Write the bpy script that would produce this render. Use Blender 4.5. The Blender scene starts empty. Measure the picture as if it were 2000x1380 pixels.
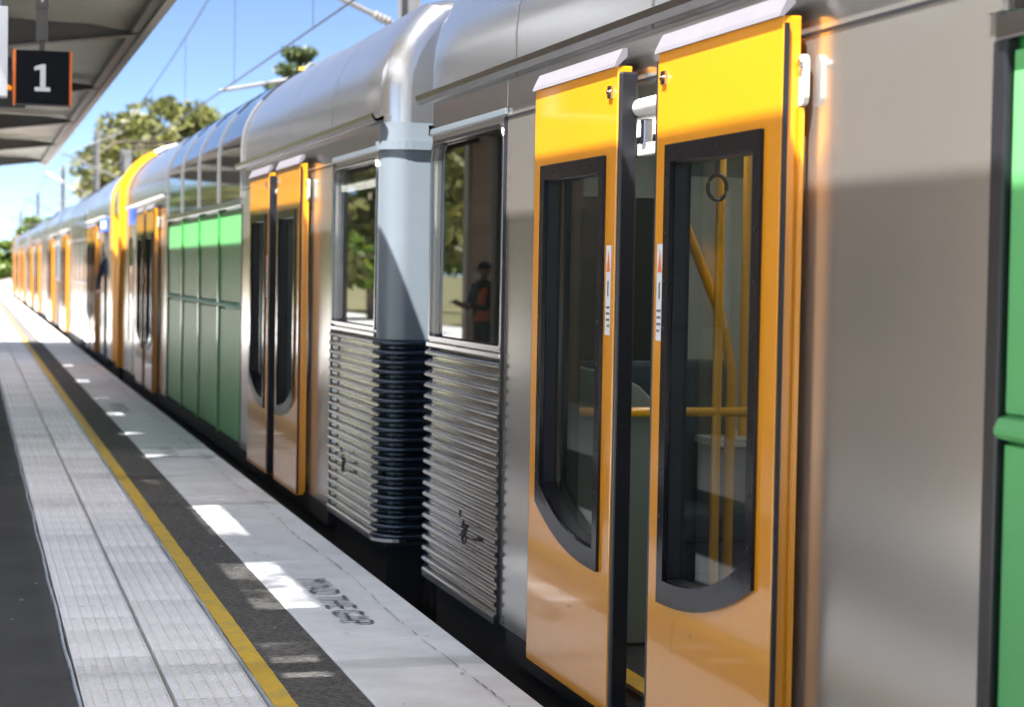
import bpy, bmesh, math, random
from mathutils import Vector, Matrix
from mathutils.geometry import tessellate_polygon
random.seed(7)
PI = math.pi
S = bpy.context.scene
COL = S.collection

# ------------------------------------------------------------------ camera
CAM_H = 1.463
cd = bpy.data.cameras.new('camera')
cam = bpy.data.objects.new('camera', cd); COL.objects.link(cam)
cd.sensor_width = 36.0; cd.lens = 72.0
cd.clip_start = 0.05; cd.clip_end = 3000
yaw, pitch, roll = math.radians(14.85), math.radians(-2.226), math.radians(1.0)
fw = Vector((math.sin(yaw)*math.cos(pitch), math.cos(yaw)*math.cos(pitch), math.sin(pitch)))
rt = fw.cross(Vector((0, 0, 1))).normalized()
up = rt.cross(fw).normalized()
rt2 = rt*math.cos(roll) + up*math.sin(roll)
up2 = up*math.cos(roll) - rt*math.sin(roll)
cam.matrix_world = Matrix(((rt2.x, up2.x, -fw.x, 0), (rt2.y, up2.y, -fw.y, 0), (rt2.z, up2.z, -fw.z, CAM_H), (0, 0, 0, 1)))
cd.dof.use_dof = True
cd.dof.focus_distance = 7.3
cd.dof.aperture_fstop = 4.0
S.camera = cam

# ------------------------------------------------------------------ sky, sun, exposure
SUN = Vector((-1.0, -0.85, 2.5)).normalized()          # direction towards the sun
el = math.asin(SUN.z); az = math.atan2(SUN.x, SUN.y)
W = bpy.data.worlds.new('World'); S.world = W; W.use_nodes = True
nt = W.node_tree; nt.nodes.clear()
sky = nt.nodes.new('ShaderNodeTexSky'); sky.sky_type = 'NISHITA'; sky.sun_disc = False
sky.sun_elevation = el; sky.sun_rotation = az; sky.air_density = 0.30; sky.dust_density = 0.0; sky.ozone_density = 1.0
bg = nt.nodes.new('ShaderNodeBackground'); bg.inputs['Strength'].default_value = 0.05
wo = nt.nodes.new('ShaderNodeOutputWorld')
nt.links.new(sky.outputs[0], bg.inputs['Color']); nt.links.new(bg.outputs[0], wo.inputs['Surface'])
sl = bpy.data.lights.new('sun', 'SUN'); sl.energy = 5.0; sl.angle = math.radians(0.53); sl.color = (1.0, 0.965, 0.915)
so = bpy.data.objects.new('sun', sl); COL.objects.link(so)
so.rotation_euler = (-SUN).to_track_quat('-Z', 'Y').to_euler()
S.view_settings.view_transform = 'Standard'; S.view_settings.look = 'None'
S.view_settings.exposure = 2.45; S.view_settings.gamma = 1.0
S.view_settings.use_curve_mapping = False

# ------------------------------------------------------------------ materials
def new_mat(name):
    m = bpy.data.materials.new(name); m.use_nodes = True
    t = m.node_tree
    return m, t, t.nodes['Principled BSDF']

def mat(name, col, rough=0.5, metal=0.0, coat=0.0, var=0.0, vscale=3.0, stretch=(1, 1, 1), bump=0.0, bscale=40.0,
        rvar=0.0, spec=0.5, emit=None, estr=0.0, col2=None, mixlo=0.4, mixhi=0.6):
    m, t, b = new_mat(name)
    N, L = t.nodes, t.links
    b.inputs['Base Color'].default_value = (*col, 1); b.inputs['Roughness'].default_value = rough
    b.inputs['Metallic'].default_value = metal; b.inputs['Coat Weight'].default_value = coat
    b.inputs['Coat Roughness'].default_value = 0.06
    b.inputs['Specular IOR Level'].default_value = spec
    if emit:
        b.inputs['Emission Color'].default_value = (*emit, 1); b.inputs['Emission Strength'].default_value = estr
    tc = N.new('ShaderNodeTexCoord'); mp = N.new('ShaderNodeMapping')
    mp.inputs['Scale'].default_value = stretch
    L.new(tc.outputs['Object'], mp.inputs['Vector'])
    if var > 0 or rvar > 0 or col2:
        n = N.new('ShaderNodeTexNoise'); n.inputs['Scale'].default_value = vscale; n.inputs['Detail'].default_value = 6
        n.inputs['Roughness'].default_value = 0.65
        L.new(mp.outputs[0], n.inputs['Vector'])
        c2 = col2 if col2 else tuple(max(0, c*(1-var)) for c in col)
        c1 = col if col2 else tuple(min(1, c*(1+var)) for c in col)
        cr = N.new('ShaderNodeValToRGB')
        cr.color_ramp.elements[0].position = mixlo if col2 else 0.3; cr.color_ramp.elements[0].color = (*c2, 1)
        cr.color_ramp.elements[1].position = mixhi if col2 else 0.7; cr.color_ramp.elements[1].color = (*c1, 1)
        L.new(n.outputs['Fac'], cr.inputs[0])
        if var > 0 or col2: L.new(cr.outputs[0], b.inputs['Base Color'])
        if rvar > 0:
            mr = N.new('ShaderNodeMapRange')
            mr.inputs['From Min'].default_value = 0.3; mr.inputs['From Max'].default_value = 0.7
            mr.inputs['To Min'].default_value = max(0.02, rough-rvar); mr.inputs['To Max'].default_value = rough+rvar
            L.new(n.outputs['Fac'], mr.inputs['Value']); L.new(mr.outputs[0], b.inputs['Roughness'])
    if bump > 0:
        n2 = N.new('ShaderNodeTexNoise'); n2.inputs['Scale'].default_value = bscale; n2.inputs['Detail'].default_value = 5
        L.new(mp.outputs[0], n2.inputs['Vector'])
        bp = N.new('ShaderNodeBump'); bp.inputs['Strength'].default_value = bump; bp.inputs['Distance'].default_value = 0.01
        L.new(n2.outputs['Fac'], bp.inputs['Height']); L.new(bp.outputs[0], b.inputs['Normal'])
    return m

def glass_mat(name, tint, ior=1.5, rough=0.0):
    m, t, b = new_mat(name)
    N, L = t.nodes, t.links; N.remove(b)
    out = [n for n in N if n.type == 'OUTPUT_MATERIAL'][0]
    tr = N.new('ShaderNodeBsdfTransparent'); tr.inputs[0].default_value = (*tint, 1)
    gl = N.new('ShaderNodeBsdfGlossy'); gl.inputs['Roughness'].default_value = rough
    fr = N.new('ShaderNodeFresnel'); gb_ = N.new('ShaderNodeNewGeometry'); im = N.new('ShaderNodeMapRange')      # same Fresnel on both faces of a pane
    im.inputs['To Min'].default_value = ior; im.inputs['To Max'].default_value = 1/ior
    L.new(gb_.outputs['Backfacing'], im.inputs['Value']); L.new(im.outputs[0], fr.inputs['IOR'])
    mx = N.new('ShaderNodeMixShader')
    L.new(fr.outputs[0], mx.inputs[0]); L.new(tr.outputs[0], mx.inputs[1]); L.new(gl.outputs[0], mx.inputs[2])
    L.new(mx.outputs[0], out.inputs['Surface'])
    return m

M = {}
M['steel'] = mat('brushed_stainless', (0.65, 0.62, 0.585), 0.20, 0.87, bump=0.05, bscale=0.5, rvar=0.006, vscale=30, stretch=(1, 9, 0.12), var=0.003)
M['steel_roof'] = mat('roof_stainless', (0.52, 0.52, 0.53), 0.22, 0.92, rvar=0.02, vscale=12, stretch=(1, 9, 0.2), var=0.012)
M['steel_flute'] = mat('fluted_stainless', (0.64, 0.62, 0.59), 0.08, 0.97, rvar=0.03, vscale=5, var=0.10, stretch=(1, 1, 3))
M['steel_bright'] = mat('polished_trim', (0.48, 0.475, 0.49), 0.18, 1.0, var=0.08, vscale=8)
M['alu_strip'] = mat('drip_strip_aluminium', (0.17, 0.16, 0.185), 0.5, 0.2, var=0.06, vscale=9)
M['yellow'] = mat('door_yellow_paint', (0.74, 0.285, 0.005), 0.24, 0.0, coat=0.85, var=0.02, rvar=0.03, vscale=3.5, bump=0.012, bscale=2.5)
M['cab_yellow'] = mat('cab_yellow_paint', (0.74, 0.29, 0.005), 0.45, spec=0.3, var=0.03, vscale=3)
M['yellow_rail'] = mat('handrail_yellow', (0.80, 0.36, 0.01), 0.3, coat=0.5)
M['rubber'] = mat('black_rubber', (0.012, 0.012, 0.016), 0.32, var=0.25, vscale=20)
M['black_gloss'] = mat('black_gloss_frame', (0.012, 0.012, 0.015), 0.10, spec=0.3, bump=0.04, bscale=18)
M['under'] = mat('underframe_black', (0.012, 0.012, 0.013), 0.7, var=0.3)
M['green'] = mat('green_paint', (0.12, 0.40, 0.14), 0.36, spec=0.12, coat=0.0, var=0.05, vscale=2, bump=0.02, bscale=2.2)
M['green_frame'] = mat('green_frame_paint', (0.04, 0.27, 0.06), 0.25, coat=0.6)
M['end_grey'] = mat('carriage_end_paint', (0.125, 0.15, 0.175), 0.35, coat=0.2, var=0.05, vscale=3)
M['end_flute'] = mat('carriage_end_flute', (0.06, 0.078, 0.10), 0.2, 0.8, var=0.2, vscale=6)  # same stainless flutes, coloured dark blue for the shade on the end
M['white_paint'] = mat('white_bracket_paint', (0.48, 0.47, 0.45), 0.4, var=0.12, vscale=12)
M['tinted'] = mat('dark_tinted_glazing', (0.014, 0.013, 0.012), 0.05, spec=0.32, bump=0.015, bscale=1.3)
M['skylight'] = glass_mat('weathered_skylight', (0.40, 0.40, 0.41))  # added out-of-view roof panels, invented to throw sun patches on the platform
t_ = M['skylight'].node_tree; tb = [n for n in t_.nodes if n.type == 'BSDF_TRANSPARENT'][0]
tn = t_.nodes.new('ShaderNodeTexNoise'); tn.inputs['Scale'].default_value = 3.2; tn.inputs['Detail'].default_value = 3; tcr = t_.nodes.new('ShaderNodeValToRGB'); ttc = t_.nodes.new('ShaderNodeTexCoord')
tcr.color_ramp.elements[0].position = .40; tcr.color_ramp.elements[0].color = (.05, .05, .05, 1); tcr.color_ramp.elements[1].position = .66; tcr.color_ramp.elements[1].color = (.42, .42, .43, 1)  # uneven tint breaks up the sun patches
t_.links.new(ttc.outputs['Object'], tn.inputs['Vector']); t_.links.new(tn.outputs['Fac'], tcr.inputs[0]); t_.links.new(tcr.outputs[0], tb.inputs[0])
M['skylight_grimy'] = glass_mat('grimy_skylight', (0.018, 0.019, 0.021))  # added cloudy roof panels that brighten the shade below
t_ = M['skylight_grimy'].node_tree; mx_ = [n for n in t_.nodes if n.type == 'MIX_SHADER'][0]; tl_ = t_.nodes.new('ShaderNodeBsdfTranslucent'); tl_.inputs[0].default_value = (.235, .245, .262, 1)
ad_ = t_.nodes.new('ShaderNodeAddShader'); t_.links.new(mx_.outputs[0], ad_.inputs[0]); t_.links.new(tl_.outputs[0], ad_.inputs[1])
t_.links.new(ad_.outputs[0], [n for n in t_.nodes if n.type == 'OUTPUT_MATERIAL'][0].inputs['Surface'])
M['glass'] = glass_mat('window_glass', (0.74, 0.79, 0.76))
M['glass_dark'] = glass_mat('tinted_window_glass', (0.42, 0.43, 0.42))
M['int_wall'] = mat('interior_grey_panel', (0.15, 0.18, 0.17), 0.4)
M['int_white'] = mat('interior_ceiling_white', (0.5, 0.5, 0.48), 0.4)
M['int_floor'] = mat('interior_floor', (0.035, 0.037, 0.045), 0.6, var=0.3, vscale=60)
M['int_dark'] = mat('interior_dark', (0.02, 0.016, 0.012), 0.4)
M['seat'] = mat('seat_cloth', (0.025, 0.045, 0.06), 0.8)
M['blue_led'] = mat('blue_display', (0.01, 0.02, 0.2), 0.3, emit=(0.04, 0.12, 1.0), estr=0.5)
M['white_led'] = mat('white_display', (0.5, 0.6, 0.8), 0.3, emit=(0.45, 0.65, 1.0), estr=1.2)
M['orange_led'] = mat('orange_display', (0.5, 0.2, 0.0), 0.3, emit=(1.0, 0.28, 0.01), estr=0.35)
M['tube_light'] = mat('interior_tube_light', (0.8, 0.8, 0.78), 0.4, emit=(1.0, 0.96, 0.88), estr=1.5)  # added glow to brighten the dark vestibules
M['asphalt'] = mat('platform_asphalt', (0.05, 0.051, 0.054), 0.85, var=0.3, vscale=2.2, bump=0.5, bscale=160)
M['asphalt_band'] = mat('coarse_asphalt_band', (0.055, 0.054, 0.054), 0.85, col2=(0.12, 0.115, 0.105), mixlo=0.45, mixhi=0.56, vscale=42, bump=0.9, bscale=90)
M['coping'] = mat('coping_concrete', (0.76, 0.775, 0.80), 0.6, col2=(0.64, 0.655, 0.68), mixlo=0.35, mixhi=0.62, vscale=3.2, bump=0.22, bscale=120)
M['tile'] = mat('tactile_tile', (0.88, 0.875, 0.885), 0.45, col2=(0.77, 0.765, 0.775), mixlo=0.34, mixhi=0.6, vscale=2.3, bump=0.06, bscale=60)
t_ = M['tile'].node_tree; b_ = t_.nodes['Principled BSDF']; lk = b_.inputs['Base Color'].links[0]; src = lk.from_socket
oi = t_.nodes.new('ShaderNodeObjectInfo'); mr = t_.nodes.new('ShaderNodeMapRange'); mr.inputs['To Min'].default_value = 0.86; mr.inputs['To Max'].default_value = 1.04
hv = t_.nodes.new('ShaderNodeHueSaturation'); t_.links.new(oi.outputs['Random'], mr.inputs['Value']); t_.links.new(mr.outputs[0], hv.inputs['Value']); t_.links.new(src, hv.inputs['Color']); t_.links.new(hv.outputs[0], b_.inputs['Base Color'])
M['tile_edge'] = mat('tile_edging', (0.45, 0.50, 0.56), 0.4, 0.3, var=0.2, vscale=7)
M['yline'] = mat('yellow_line_paint', (0.66, 0.42, 0.02), 0.6, col2=(0.46, 0.34, 0.08), mixlo=0.36, mixhi=0.55, vscale=14, bump=0.3, bscale=90)
M['line_black'] = mat('stencil_paint', (0.10, 0.11, 0.13), 0.7, col2=(0.36, 0.37, 0.39), mixlo=0.36, mixhi=0.48, vscale=26)
M['stencil_faint'] = mat('worn_stencil_paint', (0.30, 0.31, 0.33), 0.7, col2=(0.5, 0.5, 0.51), mixlo=0.42, mixhi=0.52, vscale=26)
M['deck'] = mat('canopy_deck_sheet', (0.36, 0.355, 0.30), 0.35, 0.2, var=0.15, vscale=0.8)
M['beam'] = mat('canopy_beam_paint', (0.075, 0.072, 0.068), 0.45, var=0.2, vscale=2)
M['fascia'] = mat('canopy_fascia', (0.24, 0.215, 0.19), 0.5, var=0.15, vscale=3)
M['sign_black'] = mat('sign_face_black', (0.002, 0.003, 0.006), 0.5, spec=0.15)
M['sign_orange'] = mat('sign_side_orange', (0.72, 0.16, 0.02), 0.4)
M['sign_white'] = mat('sign_white', (0.66, 0.68, 0.72), 0.4)
M['mast'] = mat('galvanised_mast', (0.17, 0.17, 0.175), 0.55, 0.3, var=0.15, vscale=2)
M['wire'] = mat('wire_dark', (0.05, 0.05, 0.055), 0.5, 0.4)
M['panto'] = mat('pantograph_steel', (0.06, 0.045, 0.035), 0.5, 0.5)
M['ballast'] = mat('ballast_stone', (0.34, 0.32, 0.30), 0.9, col2=(0.18, 0.17, 0.16), mixlo=0.4, mixhi=0.6, vscale=18, bump=1.0, bscale=25)
M['rail'] = mat('rail_steel', (0.20, 0.13, 0.09), 0.5, 0.6, var=0.2)
M['sleeper'] = mat('concrete_sleeper', (0.30, 0.29, 0.27), 0.8, var=0.15, vscale=6)
M['ground'] = mat('dry_grass_ground', (0.10, 0.12, 0.04), 0.95, col2=(0.22, 0.19, 0.11), mixlo=0.4, mixhi=0.62, vscale=0.25)
M['path'] = mat('pale_concrete_path', (0.60, 0.60, 0.60), 0.8, var=0.1, vscale=0.8)
M['brickwall'] = None
M['bark'] = mat('gum_bark', (0.30, 0.25, 0.20), 0.85, var=0.3, vscale=2)
M['white_wall'] = mat('rendered_wall', (0.62, 0.60, 0.56), 0.7, var=0.08)
M['terracotta'] = mat('embankment_earth', (0.36, 0.22, 0.15), 0.9, var=0.25, vscale=0.6)

def leaf_mat(name, c1, c2):
    m, t, b = new_mat(name); N, L = t.nodes, t.links
    b.inputs['Roughness'].default_value = 0.5
    g = N.new('ShaderNodeNewGeometry'); cr = N.new('ShaderNodeValToRGB')
    cr.color_ramp.elements[0].color = (*c1, 1); cr.color_ramp.elements[1].color = (*c2, 1)
    L.new(g.outputs['Random Per Island'], cr.inputs[0]); L.new(cr.outputs[0], b.inputs['Base Color'])
    b.inputs['Subsurface Weight'].default_value = 0.0
    out = [n for n in N if n.type == 'OUTPUT_MATERIAL'][0]
    tl = N.new('ShaderNodeBsdfTranslucent'); mx = N.new('ShaderNodeMixShader'); mx.inputs[0].default_value = 0.3
    L.new(cr.outputs[0], tl.inputs[0]); L.new(b.outputs[0], mx.inputs[1]); L.new(tl.outputs[0], mx.inputs[2])
    L.new(mx.outputs[0], out.inputs['Surface'])
    return m
M['gum'] = leaf_mat('gum_leaves', (0.07, 0.09, 0.022), (0.19, 0.185, 0.05))
M['bush'] = leaf_mat('bright_leaves', (0.06, 0.12, 0.015), (0.16, 0.22, 0.03))
M['pine'] = leaf_mat('pine_needles', (0.035, 0.06, 0.02), (0.08, 0.10, 0.03))
M['gold'] = leaf_mat('sunny_leaves', (0.14, 0.15, 0.02), (0.30, 0.26, 0.05))

def brick_mat(name, c1, c2, mortar, scale):
    m, t, b = new_mat(name); N, L = t.nodes, t.links
    tc = N.new('ShaderNodeTexCoord'); mp = N.new('ShaderNodeMapping'); mp.inputs['Rotation'].default_value = (PI/2, 0, PI/2)
    br = N.new('ShaderNodeTexBrick'); br.inputs['Scale'].default_value = scale
    br.inputs['Color1'].default_value = (*c1, 1); br.inputs['Color2'].default_value = (*c2, 1); br.inputs['Mortar'].default_value = (*mortar, 1)
    br.inputs['Mortar Size'].default_value = 0.012
    L.new(tc.outputs['Object'], mp.inputs[0]); L.new(mp.outputs[0], br.inputs['Vector']); L.new(br.outputs['Color'], b.inputs['Base Color'])
    b.inputs['Roughness'].default_value = 0.85
    return m
M['brickwall'] = brick_mat('cream_brick', (0.42, 0.33, 0.24), (0.36, 0.27, 0.20), (0.40, 0.37, 0.33), 2.2)

# ------------------------------------------------------------------ mesh helpers
def tag(o, label=None, cat=None, group=None, kind=None):
    if label: o['label'] = label
    if cat: o['category'] = cat
    if group: o['group'] = group
    if kind: o['kind'] = kind
    return o

def empty(name, loc, label=None, cat=None, group=None):
    o = bpy.data.objects.new(name, None); COL.objects.link(o); o.location = loc; o.empty_display_size = 0.2
    return tag(o, label, cat, group)

def wloc(o):
    v = Vector((0, 0, 0))
    while o is not None:
        v += o.location; o = o.parent
    return v

class MB:
    def __init__(s): s.v = []; s.f = []; s.sm = []
    def add(s, vs, fs, smooth=False):
        b = len(s.v); s.v += [tuple(p) for p in vs]
        for f in fs: s.f.append(tuple(b+i for i in f)); s.sm.append(smooth)
        return s
    def box(s, x0, x1, y0, y1, z0, z1):
        x0, x1 = min(x0, x1), max(x0, x1); y0, y1 = min(y0, y1), max(y0, y1); z0, z1 = min(z0, z1), max(z0, z1)
        vs = [(x0,y0,z0),(x1,y0,z0),(x1,y1,z0),(x0,y1,z0),(x0,y0,z1),(x1,y0,z1),(x1,y1,z1),(x0,y1,z1)]
        return s.add(vs, [(0,3,2,1),(4,5,6,7),(0,1,5,4),(1,2,6,5),(2,3,7,6),(3,0,4,7)])
    def tube(s, pts, r, n=10, caps=True):
        pts = [Vector(p) for p in pts]; rings = []
        for i, p in enumerate(pts):
            d = (pts[min(i+1, len(pts)-1)] - pts[max(i-1, 0)]).normalized()
            a = Vector((0, 0, 1)) if abs(d.z) < 0.9 else Vector((1, 0, 0))
            u = d.cross(a).normalized(); w = d.cross(u).normalized()
            rr = r[i] if isinstance(r, (list, tuple)) else r
            rings.append([p + u*rr*math.cos(2*PI*k/n) + w*rr*math.sin(2*PI*k/n) for k in range(n)])
        vs = [q for R in rings for q in R]; fs = []
        for i in range(len(pts)-1):
            for k in range(n):
                fs.append((i*n+k, i*n+(k+1) % n, (i+1)*n+(k+1) % n, (i+1)*n+k))
        s.add(vs, fs, True)
        if caps:
            s.add(rings[0], [tuple(range(n))]); s.add(rings[-1], [tuple(range(n))])
        return s
    def grid(s, rows, smooth=True, closed=False):
        n = len(rows[0]); vs = [p for r in rows for p in r]; fs = []
        for i in range(len(rows)-1):
            for k in range(n if closed else n-1):
                k2 = (k+1) % n
                fs.append((i*n+k, i*n+k2, (i+1)*n+k2, (i+1)*n+k))
        return s.add(vs, fs, smooth)
    def plate(s, loops, fn, w0, w1):
        """loops: outer + holes as (p,q) lists; fn(p,q,w)->xyz; solid between offsets w0 and w1"""
        flat = [pt for lp in loops for pt in lp]
        tris = tessellate_polygon([[Vector((a, b, 0)) for a, b in lp] for lp in loops])
        n = len(flat)
        vs = [fn(a, b, w1) for a, b in flat] + [fn(a, b, w0) for a, b in flat]
        fs = [tuple(t) for t in tris] + [tuple(n+i for i in reversed(t)) for t in tris]
        base = 0
        for lp in loops:
            m = len(lp)
            for k in range(m):
                a, b = base+k, base+(k+1) % m
                fs.append((a, b, n+b, n+a))
            base += m
        return s.add(vs, fs)
    def build(s, name, m, parent=None, bevel=0.0, kind=None, fixn=True):
        off = wloc(parent) if parent is not None else Vector((0, 0, 0))
        me = bpy.data.meshes.new(name)
        if parent is None:
            xs = [p[0] for p in s.v]; ys = [p[1] for p in s.v]; zs = [p[2] for p in s.v]
            off = Vector(((min(xs)+max(xs))/2, (min(ys)+max(ys))/2, min(zs)))
        me.from_pydata([(p[0]-off.x, p[1]-off.y, p[2]-off.z) for p in s.v], [], s.f)
        me.polygons.foreach_set('use_smooth', s.sm)
        if fixn:
            bm = bmesh.new(); bm.from_mesh(me); bmesh.ops.recalc_face_normals(bm, faces=bm.faces); bm.to_mesh(me); bm.free()
        me.materials.append(m if not isinstance(m, str) else M[m])
        o = bpy.data.objects.new(name, me); COL.objects.link(o)
        if parent is not None: o.parent = parent
        else: o.location = off
        if bevel > 0:
            md = o.modifiers.new('bevel', 'BEVEL'); md.width = bevel; md.segments = 2; md.limit_method = 'ANGLE'; md.angle_limit = math.radians(40)
        if kind: o['kind'] = kind
        return o

def B(x0, x1, y0, y1, z0, z1): return MB().box(x0, x1, y0, y1, z0, z1)

# ------------------------------------------------------------------ setting: ground, tracks, platform
XE = 1.90                     # platform edge
GZ = -1.25
g = MB().add([(-900, -600, GZ), (900, -600, GZ), (900, 1500, GZ), (-900, 1500, GZ)], [(0, 1, 2, 3)]).build('ground', 'ground', kind='structure')
MB().add([(XE-0.3, -60, GZ+.06), (7.2, -60, GZ+.06), (7.2, 420, GZ+.06), (XE-.3, 420, GZ+.06)], [(0, 1, 2, 3)]).build('track_bed', 'ballast', kind='structure')
MB().add([(-11.5, -60, GZ+.06), (-4.9, -60, GZ+.06), (-4.9, 420, GZ+.06), (-11.5, 420, GZ+.06)], [(0, 1, 2, 3)]).build('track_bed', 'ballast', kind='structure')
MB().add([(-19, -60, GZ+.07), (-11.5, -60, GZ+.07), (-11.5, 420, GZ+.07), (-19, 420, GZ+.07)], [(0, 1, 2, 3)]).build('footpath', 'path', kind='structure')
XC = 3.60                     # centre line of the train's track
for cx, lab in ((XC, 'track beside the platform under the train'), (-7.6, 'empty track on the far side of the platform')):
    r = empty('railway_track', (cx, 0, GZ+.06), 'steel rails on concrete sleepers, ' + lab, 'track')
    for sx in (-.7175, .7175):
        mb = MB(); mb.box(cx+sx-.035, cx+sx+.035, -60, 420, GZ+.22, GZ+.26); mb.box(cx+sx-.01, cx+sx+.01, -60, 420, GZ+.14, GZ+.22); mb.box(cx+sx-.07, cx+sx+.07, -60, 420, GZ+.12, GZ+.14)
        mb.build('rail', 'rail', r)
    mb = MB()
    for k in range(240): mb.box(cx-1.25, cx+1.25, -40+k*.65, -40+k*.65+.24, GZ+.04, GZ+.12)
    mb.build('sleepers', 'sleeper', r, kind='stuff')

PY0, PY1 = -25.0, 118.0
T0, T1, T2 = 0.372, 0.678, 0.984     # tactile columns
plat = B(-4.6, XE-.12, PY0, PY1, GZ, -0.06).build('platform', 'under', kind='structure')
B(-.8, T0-.012, PY0, PY1, -0.06, -0.004).build('asphalt_surface', 'asphalt', plat)
B(-4.6, -.804, PY0, PY1, -0.06, -0.002).build('concrete_surface', 'path', plat)  # unseen half of the platform, made pale to bounce sunlight into the shade
B(T2+.012, 1.335, PY0, PY1, -0.06, -0.006).build('asphalt_band', 'asphalt_band', plat)
cop = MB()
# coping with a slightly uneven front lip, in long pours
y = PY0; rnd = random.Random(3)
while y < PY1:
    L_ = 6.0
    b_ = B(1.335, XE, y+.004, y+L_-.004, -0.22, 0.0 + rnd.uniform(-.002, .002)).build('coping_slab', 'coping', plat, bevel=0.012); y += L_
MB().add([(1.745, PY0, .0045), (1.752, PY0, .0045), (1.752, PY1, .0045), (1.745, PY1, .0045)], [(0, 1, 2, 3)])
# hairline crack running along the coping
mb = MB(); rc = random.Random(11); yy = 4.0
while yy < 34:
    l = rc.uniform(.04, .28); x0 = 1.76 + .012*math.sin(yy*2.1) + rc.uniform(-.004, .004); w = rc.uniform(.0012, .0035)
    x1 = 1.76 + .012*math.sin((yy+l)*2.1) + rc.uniform(-.004, .004)
    mb.add([(x0-w, yy, .0065), (x0+w, yy, .0065), (x1+w*.6, yy+l, .0065), (x1-w*.6, yy+l, .0065)], [(0, 1, 2, 3)])
    yy += l + rc.uniform(0, .12) * (3 if rc.random() < .2 else 1)
mb.build('crack', 'line_black', plat)
# yellow line: painted strip, a few worn nicks in its edges
mb = MB(); rows = []; yy = PY0
while yy < PY1:
    j = rnd.uniform(-.0015, .0015); k = rnd.uniform(-.002, .002)
    rows.append([(T2+.016+j*.5, yy, -.002), (1.078+k, yy, -.002)]); yy += .12 if yy < 30 else .6
mb.grid(rows, smooth=False).build('yellow_line', 'yline', plat)
# tactile tiles: 300 mm tiles, 6 x 6 studs, shared mesh
def tile_mesh():
    mb = MB(); h = .1455
    mb.box(-h, h, -h, h, -.03, 0)
    for i in range(6):
        for j in range(6):
            cx, cy = -.125+.05*i, -.125+.05*j
            r0, r1 = .0165, .0115
            lo = [(cx+r0*math.cos(a*PI/3), cy+r0*math.sin(a*PI/3), 0.0003) for a in range(6)]
            hi = [(cx+r1*math.cos(a*PI/3), cy+r1*math.sin(a*PI/3), .0078) for a in range(6)]
            mb.add(lo+hi, [(a, (a+1) % 6, 6+(a+1) % 6, 6+a) for a in range(6)] + [tuple(range(6, 12))], False)
    return mb
tac = B(T0-.006, T2+.006, PY0, PY1, -.06, -.030).build('tactile_paving', 'under', plat)
tm = tile_mesh(); proto = bpy.data.meshes.new('tile'); proto.from_pydata(tm.v, [], tm.f); proto.materials.append(M['tile'])
off = wloc(tac); cnt = 0; far = MB()
yy = 4.6; tiles_y = []
while yy < PY1: tiles_y.append(yy); yy += .3
for k, ty in enumerate(tiles_y):
    for cx in ((T0+T1)/2, (T1+T2)/2):
        sh = .11 if cx > T1 else 0
        if k < 148:
            o = bpy.data.objects.new('tile', proto); COL.objects.link(o); o.parent = tac
            o.location = Vector((cx, ty+sh, rnd.uniform(-.0012, .0012))) - off
            o.rotation_euler = (rnd.uniform(-.003, .003), rnd.uniform(-.003, .003), rnd.uniform(-.002, .002))
        else:
            far.box(cx-.1465, cx+.1465, ty-.1465+sh, ty+.1465+sh, -.03, 0)
            for i in range(6): far.box(cx-.14+.05*i, cx-.115+.05*i, ty-.14+sh, ty+.14+sh, 0, .004)
k_ = -1
near = MB()
for cx in ((T0+T1)/2, (T1+T2)/2):
    yy = 4.3 + (.11 if cx > T1 else 0)
    while yy > PY0: near.box(cx-.1465, cx+.1465, yy-.1465, yy+.1465, -.03, 0); yy -= .3
far.v and far.build('tile_row', 'tile', tac, kind='stuff'); near.build('tile_row', 'tile', tac, kind='stuff')
# metal edging either side of the tiles, slightly wavy
for x0 in (T0-.008, T2+.004):
    rows = []; yy = PY0
    while yy < PY1:
        j = .0025*math.sin(yy*3.7)+rnd.uniform(-.0015, .0015)
        rows.append([(x0-.007+j, yy, -.006), (x0-.004+j, yy, .005), (x0+.004+j, yy, .005), (x0+.007+j, yy, -.006)]); yy += .15 if yy < 40 else 1.0
    MB().grid(rows, smooth=False).build('edging_strip', 'tile_edge', plat)

mb = MB(); rs = random.Random(5)
for k in range(150):
    gx = rs.choice((rs.uniform(1.36, 1.88), rs.uniform(1.36, 1.88), rs.uniform(-.3, .34), rs.uniform(1.1, 1.33))); gy = rs.uniform(5, 24); gr_ = rs.uniform(.005, .015); gz = .0052 if gx > 1.335 else -.0025
    mb.add([(gx+gr_*rs.uniform(.7, 1.2)*math.cos(a*PI/4), gy+gr_*rs.uniform(.7, 1.3)*math.sin(a*PI/4), gz) for a in range(8)], [tuple(range(8))])
mb.build('gum_spots', 'stencil_faint', plat, kind='stuff')

def text_mesh(s, size):
    c = bpy.data.curves.new('t', 'FONT'); c.body = s; c.size = size; c.align_x = 'CENTER'; c.align_y = 'CENTER'; c.resolution_u = 3
    o = bpy.data.objects.new('t', c); COL.objects.link(o); bpy.context.view_layer.update()
    me = bpy.data.meshes.new_from_object(o); bpy.data.objects.remove(o); return me
def stencil(cx, cy, size, mt, sx=1.0):
    me = text_mesh('MIND THE GAP', size); me.materials.append(M[mt]); me.name = 'stencil_lettering'
    o = bpy.data.objects.new('stencil_lettering', me); COL.objects.link(o); o.parent = plat
    # letters read by someone facing the train: right = -Y, up = +X
    o.location = Vector((cx, cy, .0055)) - wloc(plat); o.rotation_euler = (0, 0, -PI/2); o.scale = (sx, 1, 1)
stencil(1.565, 8.95, .20, 'line_black', 0.92)
stencil(1.53, 16.4, .15, 'stencil_faint', 0.9)
stencil(1.50, 21.6, .22, 'line_black', 0.75)

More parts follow.
